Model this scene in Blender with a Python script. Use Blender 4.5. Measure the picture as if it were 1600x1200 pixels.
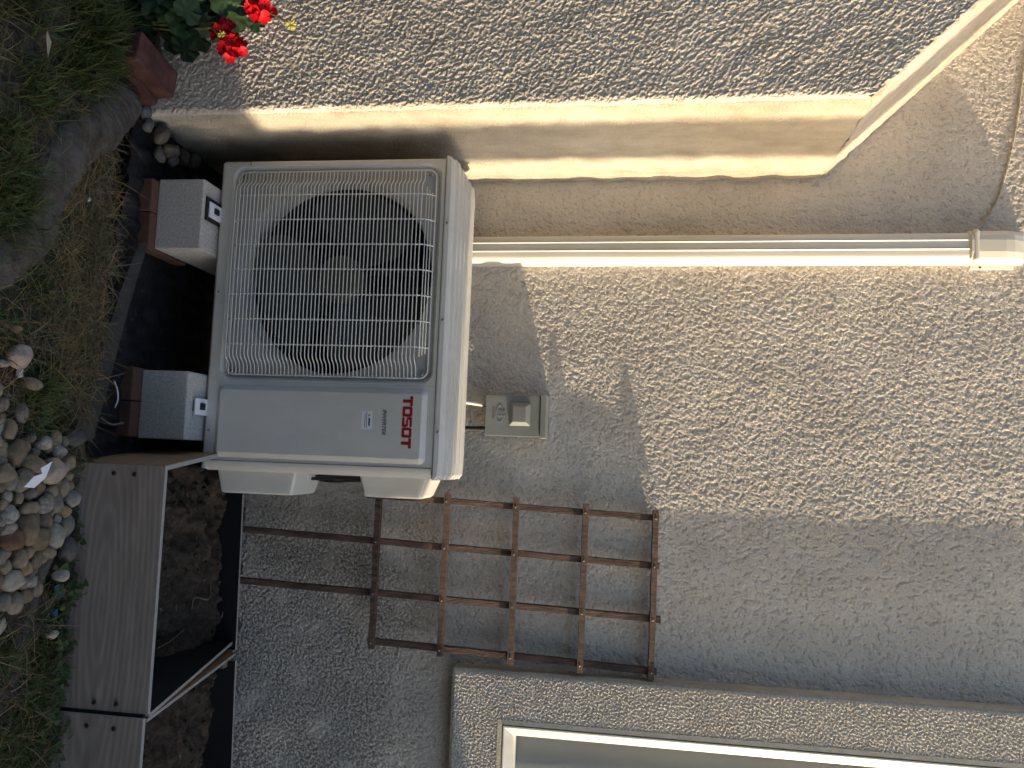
import bpy, bmesh, math, random
import numpy as np
from mathutils import Vector, Matrix
random.seed(7); rng = np.random.default_rng(11)
for o in list(bpy.data.objects): bpy.data.objects.remove(o)
scene = bpy.context.scene; COL = scene.collection
# ------------------------------------------------------------------ camera (phone held on its side: picture right = up)
YAW, PITCH, ROLL, FPX = 0.0934, 0.1462, 0.0250, 1282.2
CAM = Vector((0.0, -2.5095, 1.2967))
cy, sy, cp, sp = math.cos(YAW), math.sin(YAW), math.cos(PITCH), math.sin(PITCH)
fwd = Vector((-sy*cp, cy*cp, -sp)); rgt = Vector((cy, sy, 0)); upv = rgt.cross(fwd)
r2 = math.cos(ROLL)*rgt + math.sin(ROLL)*upv; u2 = -math.sin(ROLL)*rgt + math.cos(ROLL)*upv
cd = bpy.data.cameras.new('camera'); cam = bpy.data.objects.new('camera', cd); COL.objects.link(cam)
m3 = Matrix((u2, -r2, -fwd)).transposed()
cam.matrix_world = Matrix.Translation(CAM) @ m3.to_4x4()
cd.sensor_fit = 'HORIZONTAL'; cd.sensor_width = 36.0; cd.lens = FPX/1600*36; cd.clip_start = 0.05; cd.clip_end = 500
scene.camera = cam
# ------------------------------------------------------------------ sky, sun, exposure
SUN_AZ, SUN_EL = math.radians(7.0), math.radians(13.5)
S = Vector((math.cos(SUN_EL)*math.cos(SUN_AZ), -math.cos(SUN_EL)*math.sin(SUN_AZ), math.sin(SUN_EL)))
w = bpy.data.worlds.new('World'); scene.world = w; w.use_nodes = True
wn = w.node_tree; bgn = wn.nodes['Background']; sky = wn.nodes.new('ShaderNodeTexSky')
sky.sky_type = 'NISHITA'; sky.sun_disc = False; sky.sun_elevation = SUN_EL
sky.sun_rotation = math.atan2(S.x, S.y); sky.air_density = 1.0; sky.dust_density = 1.6; sky.ozone_density = 1.0
wn.links.new(sky.outputs[0], bgn.inputs[0]); bgn.inputs[1].default_value = 0.15
ld = bpy.data.lights.new('sun', 'SUN'); ld.energy = 3.3; ld.angle = math.radians(0.5); ld.color = (1.0, 0.80, 0.52)
sun = bpy.data.objects.new('sun', ld); COL.objects.link(sun); sun.location = S*20
sun.rotation_euler = (-S).to_track_quat('-Z', 'Y').to_euler()
vs = scene.view_settings; vs.view_transform = 'Standard'; vs.look = 'None'; vs.gamma = 1.0; vs.use_curve_mapping = False
vs.exposure = 1.32
scene.cycles.max_bounces = 6 if hasattr(scene, 'cycles') else 6

# ------------------------------------------------------------------ helpers
def tag(o, label=None, cat=None, group=None, kind=None):
    if label: o['label'] = label
    if cat: o['category'] = cat
    if group: o['group'] = group
    if kind: o['kind'] = kind
    return o
def root_of(o):
    while o.parent: o = o.parent
    return o
def thing(name, loc, label, cat, group=None):
    o = bpy.data.objects.new(name, None); COL.objects.link(o); o.location = loc; o.empty_display_size = .05
    return tag(o, label, cat, group)
def mk(name, V, F, mat, parent=None, smooth=False, origin=None, midx=None):
    """one mesh object from world-space vertices"""
    V = np.asarray(V, dtype=float).reshape(-1, 3)
    if parent is not None: off = np.array(root_of(parent).location)
    elif origin is not None: off = np.array(origin)
    else: off = np.zeros(3)
    me = bpy.data.meshes.new(name)
    if isinstance(F, np.ndarray):
        n, k = F.shape
        me.vertices.add(len(V)); me.vertices.foreach_set('co', (V-off).astype(np.float32).ravel())
        me.loops.add(n*k); me.loops.foreach_set('vertex_index', F.astype(np.int32).ravel())
        me.polygons.add(n); me.polygons.foreach_set('loop_start', np.arange(0, n*k, k, dtype=np.int32))
        me.update(calc_edges=True); me.validate()
    else:
        me.from_pydata([tuple(v) for v in (V-off)], [], [tuple(f) for f in F]); me.update()
    for m in (mat if isinstance(mat, (list, tuple)) else [mat]): me.materials.append(m)
    if smooth: me.polygons.foreach_set('use_smooth', [True]*len(me.polygons))
    if midx is not None: me.polygons.foreach_set('material_index', midx)
    o = bpy.data.objects.new(name, me); COL.objects.link(o)
    if parent is not None: o.parent = parent
    elif origin is not None: o.location = origin
    return o
def bm_arrays(bm):
    bm.verts.ensure_lookup_table(); bm.normal_update()
    V = [v.co.copy() for v in bm.verts]; F = [[v.index for v in f.verts] for f in bm.faces]
    return V, F
def boxVF(x0, x1, y0, y1, z0, z1, bev=0.0, seg=2, M=None):
    bm = bmesh.new(); bmesh.ops.create_cube(bm, size=1)
    for v in bm.verts:
        v.co = Vector(((x0+x1)/2+v.co.x*(x1-x0), (y0+y1)/2+v.co.y*(y1-y0), (z0+z1)/2+v.co.z*(z1-z0)))
    if bev > 0: bmesh.ops.bevel(bm, geom=bm.edges[:], offset=bev, segments=seg, profile=.6, affect='EDGES')
    if M is not None: bmesh.ops.transform(bm, matrix=M, verts=bm.verts)
    bm.verts.index_update(); V, F = bm_arrays(bm); bm.free(); return V, F
def join(*parts):
    V, F = [], []
    for v, f in parts:
        n = len(V); V += list(v); F += [[i+n for i in q] for q in f]
    return V, F
def box(name, d, mat, parent=None, bev=.002, M=None, seg=2, smooth=False, origin=None):
    V, F = boxVF(*d, bev=bev, M=M, seg=seg); return mk(name, V, F, mat, parent, smooth, origin)
def tubeVF(P, r, n=8, cap=True):
    P = [Vector(p) for p in P]; V, F = [], []
    R = r if isinstance(r, (list, tuple)) else [r]*len(P)
    prev = None
    for i, p in enumerate(P):
        t = (P[min(i+1, len(P)-1)]-P[max(i-1, 0)]).normalized()
        if prev is None: a = t.orthogonal().normalized()
        else: a = (prev - t*prev.dot(t)).normalized()
        prev = a; b = t.cross(a)
        for k in range(n):
            th = 2*math.pi*k/n; V.append(p + (a*math.cos(th)+b*math.sin(th))*R[i])
    for i in range(len(P)-1):
        for k in range(n):
            F.append([i*n+k, i*n+(k+1) % n, (i+1)*n+(k+1) % n, (i+1)*n+k])
    if cap: F.append(list(range(n))[::-1]); F.append([(len(P)-1)*n+k for k in range(n)])
    return V, F
def tube(name, P, r, mat, parent=None, n=8, origin=None): V, F = tubeVF(P, r, n); return mk(name, V, F, mat, parent, True, origin)
def catmull(P, k=8):
    P = [np.array(p, float) for p in P]; Q = [2*P[0]-P[1]]+P+[2*P[-1]-P[-2]]; out = []
    for i in range(1, len(Q)-2):
        for t in np.linspace(0, 1, k, endpoint=False):
            a, b, c, d = Q[i-1], Q[i], Q[i+1], Q[i+2]
            out.append(.5*((2*b)+(-a+c)*t+(2*a-5*b+4*c-d)*t*t+(-a+3*b-3*c+d)*t**3))
    out.append(P[-1]); return out
def noise2(nx, nz, d, lam, bw=.5, an=(1, 1), seed=0):
    """band-passed random field, wavelength lam metres, unit deviation"""
    g = np.random.default_rng(seed); kx = np.fft.fftfreq(nx, d)[:, None]*an[0]; kz = np.fft.fftfreq(nz, d)[None, :]*an[1]
    k = np.sqrt(kx**2+kz**2)+1e-9
    A = np.exp(-(np.log(k*lam))**2/(2*bw**2))
    f = np.fft.ifft2(np.fft.fft2(g.standard_normal((nx, nz)))*A).real
    return f/f.std()
def pink(nx, nz, d, l0, l1, beta=1.0, an=(1, 1), seed=0):
    """fractal field with wavelengths between l0 (largest) and l1, unit deviation"""
    g = np.random.default_rng(seed); kx = np.fft.fftfreq(nx, d)[:, None]*an[0]; kz = np.fft.fftfreq(nz, d)[None, :]*an[1]
    k = np.sqrt(kx**2+kz**2)+1e-9
    A = k**-beta/(1+(1/(l0*k))**6)/(1+(k*l1)**6)
    f = np.fft.ifft2(np.fft.fft2(g.standard_normal((nx, nz)))*A).real
    return f/f.std()
def sstep(a, b, x): t = np.clip((x-a)/(b-a), 0, 1); return t*t*(3-2*t)
def gridF(nx, nz):
    i = np.arange((nx-1)*(nz-1)); a = i//(nz-1); b = i % (nz-1); v = a*nz+b
    return np.stack([v, v+nz, v+nz+1, v+1], 1)
# ------------------------------------------------------------------ materials
MATS = {}
def mat(name, col, rough=.7, var=.15, scale=12.0, bump=0.0, bscale=80.0, metal=0.0, spec=.4, col2=None, stretch=None, fac=(.3, .7), detail=6, trans=0, tint=None, coat=0, stain=None):
    m = bpy.data.materials.new(name); m.use_nodes = True; nt = m.node_tree; N = nt.nodes; L = nt.links
    p = N['Principled BSDF']; p.inputs['Roughness'].default_value = rough; p.inputs['Metallic'].default_value = metal
    p.inputs['Specular IOR Level'].default_value = spec
    if coat: p.inputs['Coat Weight'].default_value = coat
    tc = N.new('ShaderNodeTexCoord'); vec = tc.outputs['Object']
    if stretch:
        mp = N.new('ShaderNodeMapping'); mp.inputs['Scale'].default_value = stretch; L.new(vec, mp.inputs[0]); vec = mp.outputs[0]
    nz = N.new('ShaderNodeTexNoise'); nz.inputs['Scale'].default_value = scale; nz.inputs['Detail'].default_value = detail; nz.inputs['Roughness'].default_value = .62
    L.new(vec, nz.inputs['Vector'])
    cr = N.new('ShaderNodeValToRGB'); cr.color_ramp.elements[0].position = fac[0]; cr.color_ramp.elements[1].position = fac[1]
    a = tuple(max(0, c*(1-var)) for c in col); b = tuple(min(1, c*(1+var)) for c in col)
    if col2: a, b = col, col2
    cr.color_ramp.elements[0].color = (*a, 1); cr.color_ramp.elements[1].color = (*b, 1)
    L.new(nz.outputs[0], cr.inputs[0]); out = cr.outputs[0]
    if stain:
        ms = N.new('ShaderNodeMapping'); ms.inputs['Scale'].default_value = stain[1]; L.new(tc.outputs['Object'], ms.inputs[0])
        ns = N.new('ShaderNodeTexNoise'); ns.inputs['Scale'].default_value = 1.0; ns.inputs['Detail'].default_value = 8; ns.inputs['Roughness'].default_value = .7; L.new(ms.outputs[0], ns.inputs['Vector'])
        rs = N.new('ShaderNodeValToRGB'); rs.color_ramp.elements[0].position = .36; rs.color_ramp.elements[1].position = .62; rs.color_ramp.elements[0].color = (*stain[0], 1); rs.color_ramp.elements[1].color = (1, 1, 1, 1)
        L.new(ns.outputs[0], rs.inputs[0]); xs_ = N.new('ShaderNodeMix'); xs_.data_type = 'RGBA'; xs_.blend_type = 'MULTIPLY'; xs_.inputs[0].default_value = 1
        L.new(out, xs_.inputs[6]); L.new(rs.outputs[0], xs_.inputs[7]); out = xs_.outputs[2]
    if tint:
        at = N.new('ShaderNodeAttribute'); at.attribute_name = tint; mx = N.new('ShaderNodeMix'); mx.data_type = 'RGBA'; mx.blend_type = 'MULTIPLY'; mx.inputs[0].default_value = 1
        L.new(out, mx.inputs[6]); L.new(at.outputs['Color'], mx.inputs[7]); out = mx.outputs[2]
    L.new(out, p.inputs['Base Color'])
    if trans: p.inputs['Transmission Weight'].default_value = 0; p.inputs['Subsurface Weight'].default_value = 0
    if bump:
        n2 = N.new('ShaderNodeTexNoise'); n2.inputs['Scale'].default_value = bscale; n2.inputs['Detail'].default_value = 5; L.new(vec, n2.inputs['Vector'])
        bp = N.new('ShaderNodeBump'); bp.inputs['Strength'].default_value = bump; bp.inputs['Distance'].default_value = .004
        L.new(n2.outputs[0], bp.inputs['Height']); L.new(bp.outputs[0], p.inputs['Normal'])
    MATS[name] = m; return m
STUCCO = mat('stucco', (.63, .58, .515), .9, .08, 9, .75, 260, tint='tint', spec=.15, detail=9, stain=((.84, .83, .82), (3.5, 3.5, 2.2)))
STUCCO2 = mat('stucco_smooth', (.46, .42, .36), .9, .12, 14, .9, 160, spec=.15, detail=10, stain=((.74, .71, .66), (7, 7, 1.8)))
CAULK = mat('dirty_caulk', (.50, .43, .32), .8, .3, 40, .4, 200, col2=(.62, .57, .47))
WHITEMETAL = mat('cream_enamel', (.60, .595, .565), .42, .03, 3, .03, 300, spec=.45, stain=((.90, .88, .84), (5, 5, 2.5)))
PANEL = mat('grille_panel', (.42, .42, .405), .5, .03, 3, spec=.4)
WIRE = mat('grille_wire', (.66, .66, .63), .45, .04, 30)
DARKGAP = mat('seam_dark', (.03, .03, .03), .8, .1, 10)
FANBLADE = mat('fan_plastic', (.045, .048, .046), .5, .15, 8)
HUB = mat('fan_hub_plastic', (.085, .085, .055), .5, .15, 8)
COIL = mat('coil_dark', (.018, .018, .02), .7, .3, 200)
RED = mat('logo_red', (.30, .008, .012), .5, .05, 20)
INK = mat('ink_grey', (.05, .055, .06), .5, .05, 20)
STICKER = mat('sticker_white', (.72, .74, .78), .5, .03, 10)
YELLOW = mat('warning_yellow', (.35, .32, .03), .5, .05, 10)
SCREW = mat('screw_steel', (.35, .35, .34), .35, .2, 60, metal=.8)
BLACKRUB = mat('black_rubber', (.015, .015, .016), .65, .2, 40)
PVC = mat('white_pvc', (.68, .66, .61), .38, .03, 2, .02, 150, spec=.45, stain=((.88, .85, .78), (9, 9, 1.2)))
BOXGREY = mat('grey_steel_paint', (.195, .212, .212), .5, .05, 5, .05, 300, stain=((.85, .84, .8), (9, 9, 5)))
CONDUIT = mat('conduit_metal', (.38, .38, .36), .5, .1, 30, metal=.25)
CONC = mat('concrete_block', (.47, .45, .42), .95, .28, 160, .8, 330, spec=.1, detail=8)
TERRA = mat('terracotta', (.115, .062, .045), .9, .2, 18, .3, 200, spec=.15)
REDBRICK = mat('red_brick', (.085, .040, .036), .9, .5, 18, .4, 160, spec=.15)
LATH = mat('redwood_lath', (.088, .060, .050), .8, .6, 9, .9, 60, spec=.25, stretch=(14, 3, 3), detail=9)
LATHV = mat('redwood_lath_upright', (.095, .064, .053), .8, .6, 9, .9, 60, spec=.25, stretch=(6, 6, 1.2), detail=9)
PLANK = mat('laminate_face', (.29, .248, .222), .55, .16, 5, .12, 30, spec=.35, stretch=(1.0, 9, 10), detail=10, fac=(.36, .66))
def plank_grain(m):      # cathedral grain: distorted rings stretched along the board
    nt = m.node_tree; N, L = nt.nodes, nt.links; p = N['Principled BSDF']; src = p.inputs['Base Color'].links[0].from_socket
    tc = N.new('ShaderNodeTexCoord'); mp = N.new('ShaderNodeMapping'); mp.inputs['Scale'].default_value = (2.2, 20, 15); mp.inputs['Location'].default_value = (-.70, 0, -1.35); L.new(tc.outputs['Object'], mp.inputs[0])
    wv = N.new('ShaderNodeTexWave'); wv.wave_type = 'RINGS'; wv.rings_direction = 'Y'; wv.inputs['Scale'].default_value = 1.6; wv.inputs['Distortion'].default_value = 3.2; wv.inputs['Detail'].default_value = 4; wv.inputs['Detail Scale'].default_value = 1.6; L.new(mp.outputs[0], wv.inputs[0])
    cr = N.new('ShaderNodeValToRGB'); cr.color_ramp.elements[0].position = .0; cr.color_ramp.elements[0].color = (.74, .72, .70, 1); cr.color_ramp.elements[1].position = .75; cr.color_ramp.elements[1].color = (1.0, 1.0, 1.0, 1); e = cr.color_ramp.elements.new(.95); e.color = (1.22, 1.22, 1.22, 1)
    L.new(wv.outputs['Fac'], cr.inputs[0]); mx = N.new('ShaderNodeMix'); mx.data_type = 'RGBA'; mx.blend_type = 'MULTIPLY'; mx.inputs[0].default_value = .45; L.new(src, mx.inputs[6]); L.new(cr.outputs[0], mx.inputs[7]); L.new(mx.outputs[2], p.inputs['Base Color'])
plank_grain(PLANK)
PLANKB = mat('laminate_back', (.26, .155, .09), .75, .2, 6, .1, 60, stretch=(2, 2, 8))
CORE = mat('laminate_core', (.30, .29, .275), .7, .1, 30)
PBLACK = mat('laminate_black', (.012, .012, .015), .5, .2, 20)
SOIL = mat('soil', (.035, .026, .019), .97, .3, 60, .9, 120, spec=.1, col2=(.085, .066, .05), detail=9)
GROUND = mat('ground_dirt', (.03, .026, .02), .97, .3, 35, .9, 150, spec=.1, col2=(.09, .077, .06), detail=9)
FABRIC = mat('landscape_fabric', (.010, .010, .012), .55, .4, 30, .3, 90, spec=.35)
FOLD = mat('fabric_fold', (.045, .04, .036), .7, .4, 25, .3, 90, spec=.3)
CURB = mat('weathered_curb', (.05, .044, .039), .95, .4, 16, .9, 70, spec=.1, col2=(.125, .112, .10), detail=9)
GRASS = mat('grass_blade', (.045, .066, .018), .6, .25, 5, spec=.3, tint='tint')
STRAW = mat('dry_grass', (.12, .104, .058), .75, .25, 6, spec=.2, tint='tint')
LEAF = mat('geranium_leaf', (.014, .032, .012), .6, .35, 30, .3, 90, spec=.3, tint='tint')
LEAFY = mat('clover_leaf', (.035, .055, .012), .6, .3, 30, spec=.3)
STEM = mat('geranium_stem', (.09, .10, .04), .7, .2, 30)
PETAL = mat('red_petal', (.46, .004, .012), .6, .18, 40, spec=.2)
BUD = mat('yellow_green_bud', (.30, .30, .06), .7, .25, 60)
GLASSD = None
BLIND = mat('window_curtain', (.52, .52, .51), .8, .08, 4)
PAPER = mat('white_paper', (.75, .76, .80), .6, .04, 10)
BLUE = mat('blue_plastic', (.01, .10, .19), .5, .2, 30)
TWIG = mat('twig', (.16, .13, .09), .9, .3, 40)
SHADE_FENCEW = mat('shade_fence_wood', (.22, .15, .10), .85, .25, 8, .3, 60, stretch=(6, 6, 1))
NEIGH = mat('neighbour_stucco', (.22, .20, .17), .9, .1, 4, .2, 120, spec=.1)
ROOFM = mat('roof_shingle', (.08, .07, .065), .9, .2, 20)
SHADE_POLEW = mat('shade_pole_wood', (.14, .10, .07), .9, .25, 8, .3, 60, stretch=(6, 6, 1))
ROCKC = {'t': (.24, .205, .16), 'g': (.20, .19, .175), 'p': (.33, .315, .29), 'b': (.17, .14, .11), 'd': (.085, .086, .095), 's': (.27, .265, .26), 'k': (.37, .32, .30), 'l': (.235, .245, .25), 'y': (.26, .215, .13), 'o': (.23, .165, .12), 'r': (.17, .105, .075)}
ROCKM = {k: mat('stone_'+n, tuple(v*k_ for v, k_ in zip(c, (.95, .88, .78))), .9, .32 if k != 's' else .6, 55 if k != 's' else 110, .5, 150, spec=.2, detail=9) for (k, c), n in zip(ROCKC.items(), ('tan', 'grey', 'pale', 'brown', 'slate', 'speckled', 'pinkish', 'bluish', 'golden', 'orange', 'rust'))}
SHADEM = {k: mat('shaded_stone_'+k, tuple(v*.42 for v in c), .9, .4, 55, .5, 150, spec=.2, detail=9) for k, c in ROCKC.items() if k in 'ltgb'}  # stone colours darkened to paint in the deep shade at the chimney foot
gm = bpy.data.materials.new('window_glass'); gm.use_nodes = True
_n = gm.node_tree.nodes; _l = gm.node_tree.links; _n.remove(_n['Principled BSDF'])
_t = _n.new('ShaderNodeBsdfTransparent'); _t.inputs[0].default_value = (.76, .78, .79, 1); _g = _n.new('ShaderNodeBsdfGlossy'); _g.inputs['Roughness'].default_value = .02
_w = _n.new('ShaderNodeLayerWeight'); _w.inputs[0].default_value = .5; _p = _n.new('ShaderNodeMath'); _p.operation = 'POWER'; _p.inputs[1].default_value = 4.0; _l.new(_w.outputs['Facing'], _p.inputs[0]); _f = _n.new('ShaderNodeMath'); _f.operation = 'MULTIPLY_ADD'; _f.inputs[1].default_value = .6; _f.inputs[2].default_value = .08; _l.new(_p.outputs[0], _f.inputs[0]); _m = _n.new('ShaderNodeMixShader')
_l.new(_f.outputs[0], _m.inputs[0]); _l.new(_t.outputs[0], _m.inputs[1]); _l.new(_g.outputs[0], _m.inputs[2]); _l.new(_m.outputs[0], _n['Material Output'].inputs[0])
PEB= [(-0.122,-0.931,0.028,0.014,0.021,'t'),(-0.062,-0.949,0.024,0.025,0.016,'g'),(-0.073,-0.999,0.021,0.017,0.012,'g'),(-0.05,-0.996,0.018,0.009,0.008,'o'),(-0.022,-0.979,0.025,0.023,0.017,'t'),(-0.026,-0.991,0.017,0.023,0.006,'p'),(0.023,-0.968,0.032,0.028,0.027,'b'),(0.01,-0.929,0.022,0.017,0.013,'t'),(-0.007,-0.913,0.022,0.011,0.013,'g'),(0.002,-0.883,0.028,0.016,0.021,'s'),(-0.006,-0.841,0.024,0.021,0.016,'t'),(-0.004,-0.808,0.022,0.013,0.013,'g'),(-0.012,-0.785,0.031,0.019,0.025,'d'),(0.023,-0.898,0.022,0.01,0.013,'g'),(0.022,-0.832,0.028,0.017,0.021,'s'),(0.046,-0.911,0.035,0.019,0.031,'t'),(0.061,-0.855,0.037,0.03,0.033,'k'),(0.046,-0.79,0.025,0.02,0.017,'t'),(0.066,-0.991,0.032,0.02,0.026,'t'),(0.085,-0.966,0.026,0.019,0.019,'g'),(0.083,-0.931,0.029,0.029,0.022,'g'),(0.076,-0.785,0.022,0.012,0.013,'t'),(0.101,-0.873,0.021,0.023,0.011,'b'),(0.106,-0.842,0.026,0.018,0.018,'t'),(0.103,-0.8,0.023,0.022,0.015,'t'),(0.099,-0.77,0.02,0.015,0.01,'t'),(0.127,-0.768,0.026,0.019,0.019,'l'),(0.116,-0.97,0.023,0.02,0.014,'p'),(0.118,-0.934,0.022,0.017,0.013,'t'),(0.113,-0.904,0.024,0.014,0.016,'g'),(0.137,-0.862,0.027,0.02,0.02,'s'),(0.133,-0.821,0.026,0.025,0.018,'g'),(0.143,-0.907,0.029,0.014,0.023,'t'),(0.154,-0.785,0.023,0.015,0.015,'y'),(0.152,-0.965,0.029,0.02,0.022,'s'),(0.17,-0.811,0.022,0.013,0.013,'l'),(0.183,-0.91,0.031,0.037,0.026,'b'),(0.171,-0.855,0.028,0.021,0.021,'b'),(0.191,-0.774,0.023,0.027,0.015,'g'),(0.186,-0.96,0.027,0.019,0.021,'p'),(0.201,-0.962,0.017,0.016,0.006,'g'),(0.206,-0.954,0.033,0.022,0.029,'r'),(0.208,-0.873,0.03,0.029,0.025,'b'),(0.208,-0.818,0.03,0.028,0.023,'p'),(0.243,-0.772,0.029,0.029,0.022,'d'),(0.235,-0.895,0.024,0.015,0.016,'t'),(0.242,-0.833,0.026,0.013,0.018,'t'),(0.247,-0.925,0.028,0.024,0.021,'t'),(0.252,-0.868,0.024,0.025,0.016,'b'),(0.228,-0.91,0.019,0.01,0.01,'g'),(0.258,-0.958,0.025,0.017,0.017,'t'),(0.271,-0.897,0.024,0.021,0.016,'y'),(0.297,-0.785,0.027,0.015,0.02,'p'),(0.289,-0.94,0.031,0.022,0.026,'p'),(0.299,-0.882,0.025,0.016,0.018,'s'),(0.32,-0.855,0.019,0.015,0.01,'g'),(0.319,-0.931,0.02,0.011,0.011,'o'),(0.336,-0.925,0.027,0.024,0.019,'g'),(0.327,-0.887,0.024,0.02,0.016,'b'),(0.312,-0.948,0.017,0.019,0.006,'t'),(0.331,-0.949,0.024,0.019,0.016,'g'),(0.382,-0.941,0.017,0.019,0.006,'p'),(-0.175,-0.981,0.032,0.028,0.027,'k'),(-0.157,-1.013,0.022,0.009,0.014,'p'),(-0.233,-1.016,0.02,0.015,0.011,'t'),(-0.231,-0.99,0.024,0.009,0.016,'o'),(0.428,-0.798,0.025,0.01,0.017,'p'),(0.016,-0.994,0.022,0.019,0.014,'t'),(0.042,-0.993,0.022,0.014,0.014,'g'),(0.094,-0.985,0.021,0.014,0.012,'b'),(0.133,-0.981,0.023,0.016,0.014,'t'),(0.165,-0.981,0.023,0.014,0.014,'g'),(0.225,-0.968,0.021,0.013,0.013,'t'),(-0.1,-1.022,0.023,0.015,0.015,'t'),(0.003,-1.013,0.024,0.015,0.015,'g'),(0.248,-0.985,0.024,0.019,0.016,'t'),(0.288,-0.977,0.024,0.019,0.016,'b')]
STN= [(-0.877,-0.587,-0.001,0.021,0.015,'l'),(-0.845,-0.576,0.0,0.019,0.017,'l'),(-0.852,-0.519,0.003,0.028,0.022,'t'),(-0.804,-0.512,-0.001,0.027,0.016,'g'),(-0.826,-0.475,0.007,0.02,0.028,'t'),(-0.806,-0.455,0.001,0.02,0.018,'g'),(-0.834,-0.4,0.001,0.027,0.018,'b'),(-0.844,-0.349,0.002,0.025,0.021,'b')]
# ================================================================== SETTING
# ---- house wall -------------------------------------------------------------
D = .0026
wall = thing('house_wall', (0, 0, 0), 'grey beige rough stucco house wall behind the heat pump and trellis', 'wall')
X0, X1, Z0, Z1 = -1.5, 1.03, -.05, 2.5
nx, nz = int((X1-X0)/D), int((Z1-Z0)/D)
xs = X0+np.arange(nx)*D; zs = Z0+np.arange(nz)*D
GX, GZ = np.meshgrid(xs, zs, indexing='ij')
f1_ = pink(nx, nz, D, .045, .006, 1.35, (1, 1.1), 1); f2_ = pink(nx, nz, D, .021, .0040, .95, seed=6); a3 = noise2(nx, nz, D, .0075, .4, seed=3); a0 = noise2(nx, nz, D, .45, .5, seed=4)
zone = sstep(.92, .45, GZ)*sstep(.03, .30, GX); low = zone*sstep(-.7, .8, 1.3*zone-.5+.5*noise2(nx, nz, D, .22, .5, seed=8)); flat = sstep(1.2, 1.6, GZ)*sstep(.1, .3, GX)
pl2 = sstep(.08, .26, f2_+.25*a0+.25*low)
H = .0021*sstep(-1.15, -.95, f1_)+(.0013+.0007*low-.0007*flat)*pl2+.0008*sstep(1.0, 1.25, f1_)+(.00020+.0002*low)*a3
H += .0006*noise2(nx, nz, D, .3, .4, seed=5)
tintw = (1-.55*low*(1-sstep(-.35, .35, f2_)))*(1-.30*np.exp(-((f1_+1.08)/.14)**2)-.12*np.exp(-((f2_-.05)/.12)**2))  # pit dirt at lower right; crevice shadow lines painted into the tint
V = np.stack([GX, -H, GZ], -1).reshape(-1, 3); F = gridF(nx, nz)
c = V[F[:, 0]]
F = F[~((c[:, 0] < -.90) & (c[:, 2] < 1.78)) & ~((c[:, 0] > .80) & (c[:, 2] > .985)) & ~((c[:, 0] > -.62) & (c[:, 0] < -.05) & (c[:, 2] < .60))]
used, inv = np.unique(F, return_inverse=True); V = V[used]; F = inv.reshape(F.shape)
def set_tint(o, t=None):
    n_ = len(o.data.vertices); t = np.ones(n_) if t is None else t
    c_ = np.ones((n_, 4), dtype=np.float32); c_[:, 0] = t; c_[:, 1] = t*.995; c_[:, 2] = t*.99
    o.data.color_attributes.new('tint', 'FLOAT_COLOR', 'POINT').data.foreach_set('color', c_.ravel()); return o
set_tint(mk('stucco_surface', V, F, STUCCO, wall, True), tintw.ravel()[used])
core = join(boxVF(-7, .80, .006, .22, -.3, 3.4), boxVF(.80, 1.95, .006, .22, -.3, .985), boxVF(.80, 1.95, .006, .22, 2.45, 3.4), boxVF(1.95, 7, .006, .22, -.3, 3.4))
set_tint(mk('wall_core', *core, STUCCO, wall))
# ---- window with its stucco surround ------------------------------------------
win = thing('window', (.617, 0, .787), 'white framed window in a raised rough stucco surround at far right', 'window')
TX, TZ = .617, .787
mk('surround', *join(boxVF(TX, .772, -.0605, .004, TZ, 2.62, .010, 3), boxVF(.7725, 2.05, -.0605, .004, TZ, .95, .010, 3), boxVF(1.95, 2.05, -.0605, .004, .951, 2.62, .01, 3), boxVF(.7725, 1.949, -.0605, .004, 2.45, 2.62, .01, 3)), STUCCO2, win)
tx, tz = int((1.03-TX)/D), int((2.5-TZ)/D)
xs2 = TX+.003+np.arange(tx)*D; zs2 = TZ+.003+np.arange(tz)*D; GX2, GZ2 = np.meshgrid(xs2, zs2, indexing='ij')
b1 = pink(tx, tz, D, .014, .0040, .7, seed=21); b2 = noise2(tx, tz, D, .008, .4, seed=22)
edge = np.minimum(sstep(0, .010, GX2-TX-.003), sstep(0, .010, GZ2-TZ-.003))
ins = np.where((GX2 > .755) & (GZ2 > .93), 0, 1)
h2 = (.0027*sstep(-.2, .2, b1)+.0010*sstep(.9, 1.2, b1)+.0003*b2)
V = np.stack([GX2, -.0570-edge*(.0052+h2), GZ2], -1).reshape(-1, 3); F = gridF(tx, tz); c = V[F[:, 0]]
F = F[~((c[:, 0] > .756) & (c[:, 2] > .934))]; used, inv = np.unique(F, return_inverse=True)
set_tint(mk('surround_face', V[used], inv.reshape(F.shape), STUCCO, win, True))
def frame_strip(name, pts, mat_, parent):      # profile swept round the opening, mitred: offsets (inset, y)
    x0, x1, z0, z1 = .764, 1.955, .942, 2.455; V, F = [], []
    for ins_, y in pts: V += [(x0+ins_, y, z0+ins_), (x1-ins_, y, z0+ins_), (x1-ins_, y, z1-ins_), (x0+ins_, y, z1-ins_)]
    for i in range(len(pts)-1):
        for k in range(4): F.append([i*4+k, i*4+(k+1) % 4, (i+1)*4+(k+1) % 4, (i+1)*4+k])
    return mk(name, V, F, mat_, parent)
frame_strip('caulk_strip', [(-.012, -.05), (-.011, -.0655), (.002, -.0663), (.006, -.05)], CAULK, win)
fr = frame_strip('frame', [(.0055, -.03), (.0055, -.0660), (.007, -.0680), (.010, -.0680), (.034, -.053), (.035, -.030), (.040, -.028), (.040, -.018)], PVC, win)
mk('pane', [(.79, -.026, .968), (1.93, -.026, .968), (1.93, -.026, 2.43), (.79, -.026, 2.43)], [[0, 1, 2, 3]], gm, win)
cv, cf = [], []
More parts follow.
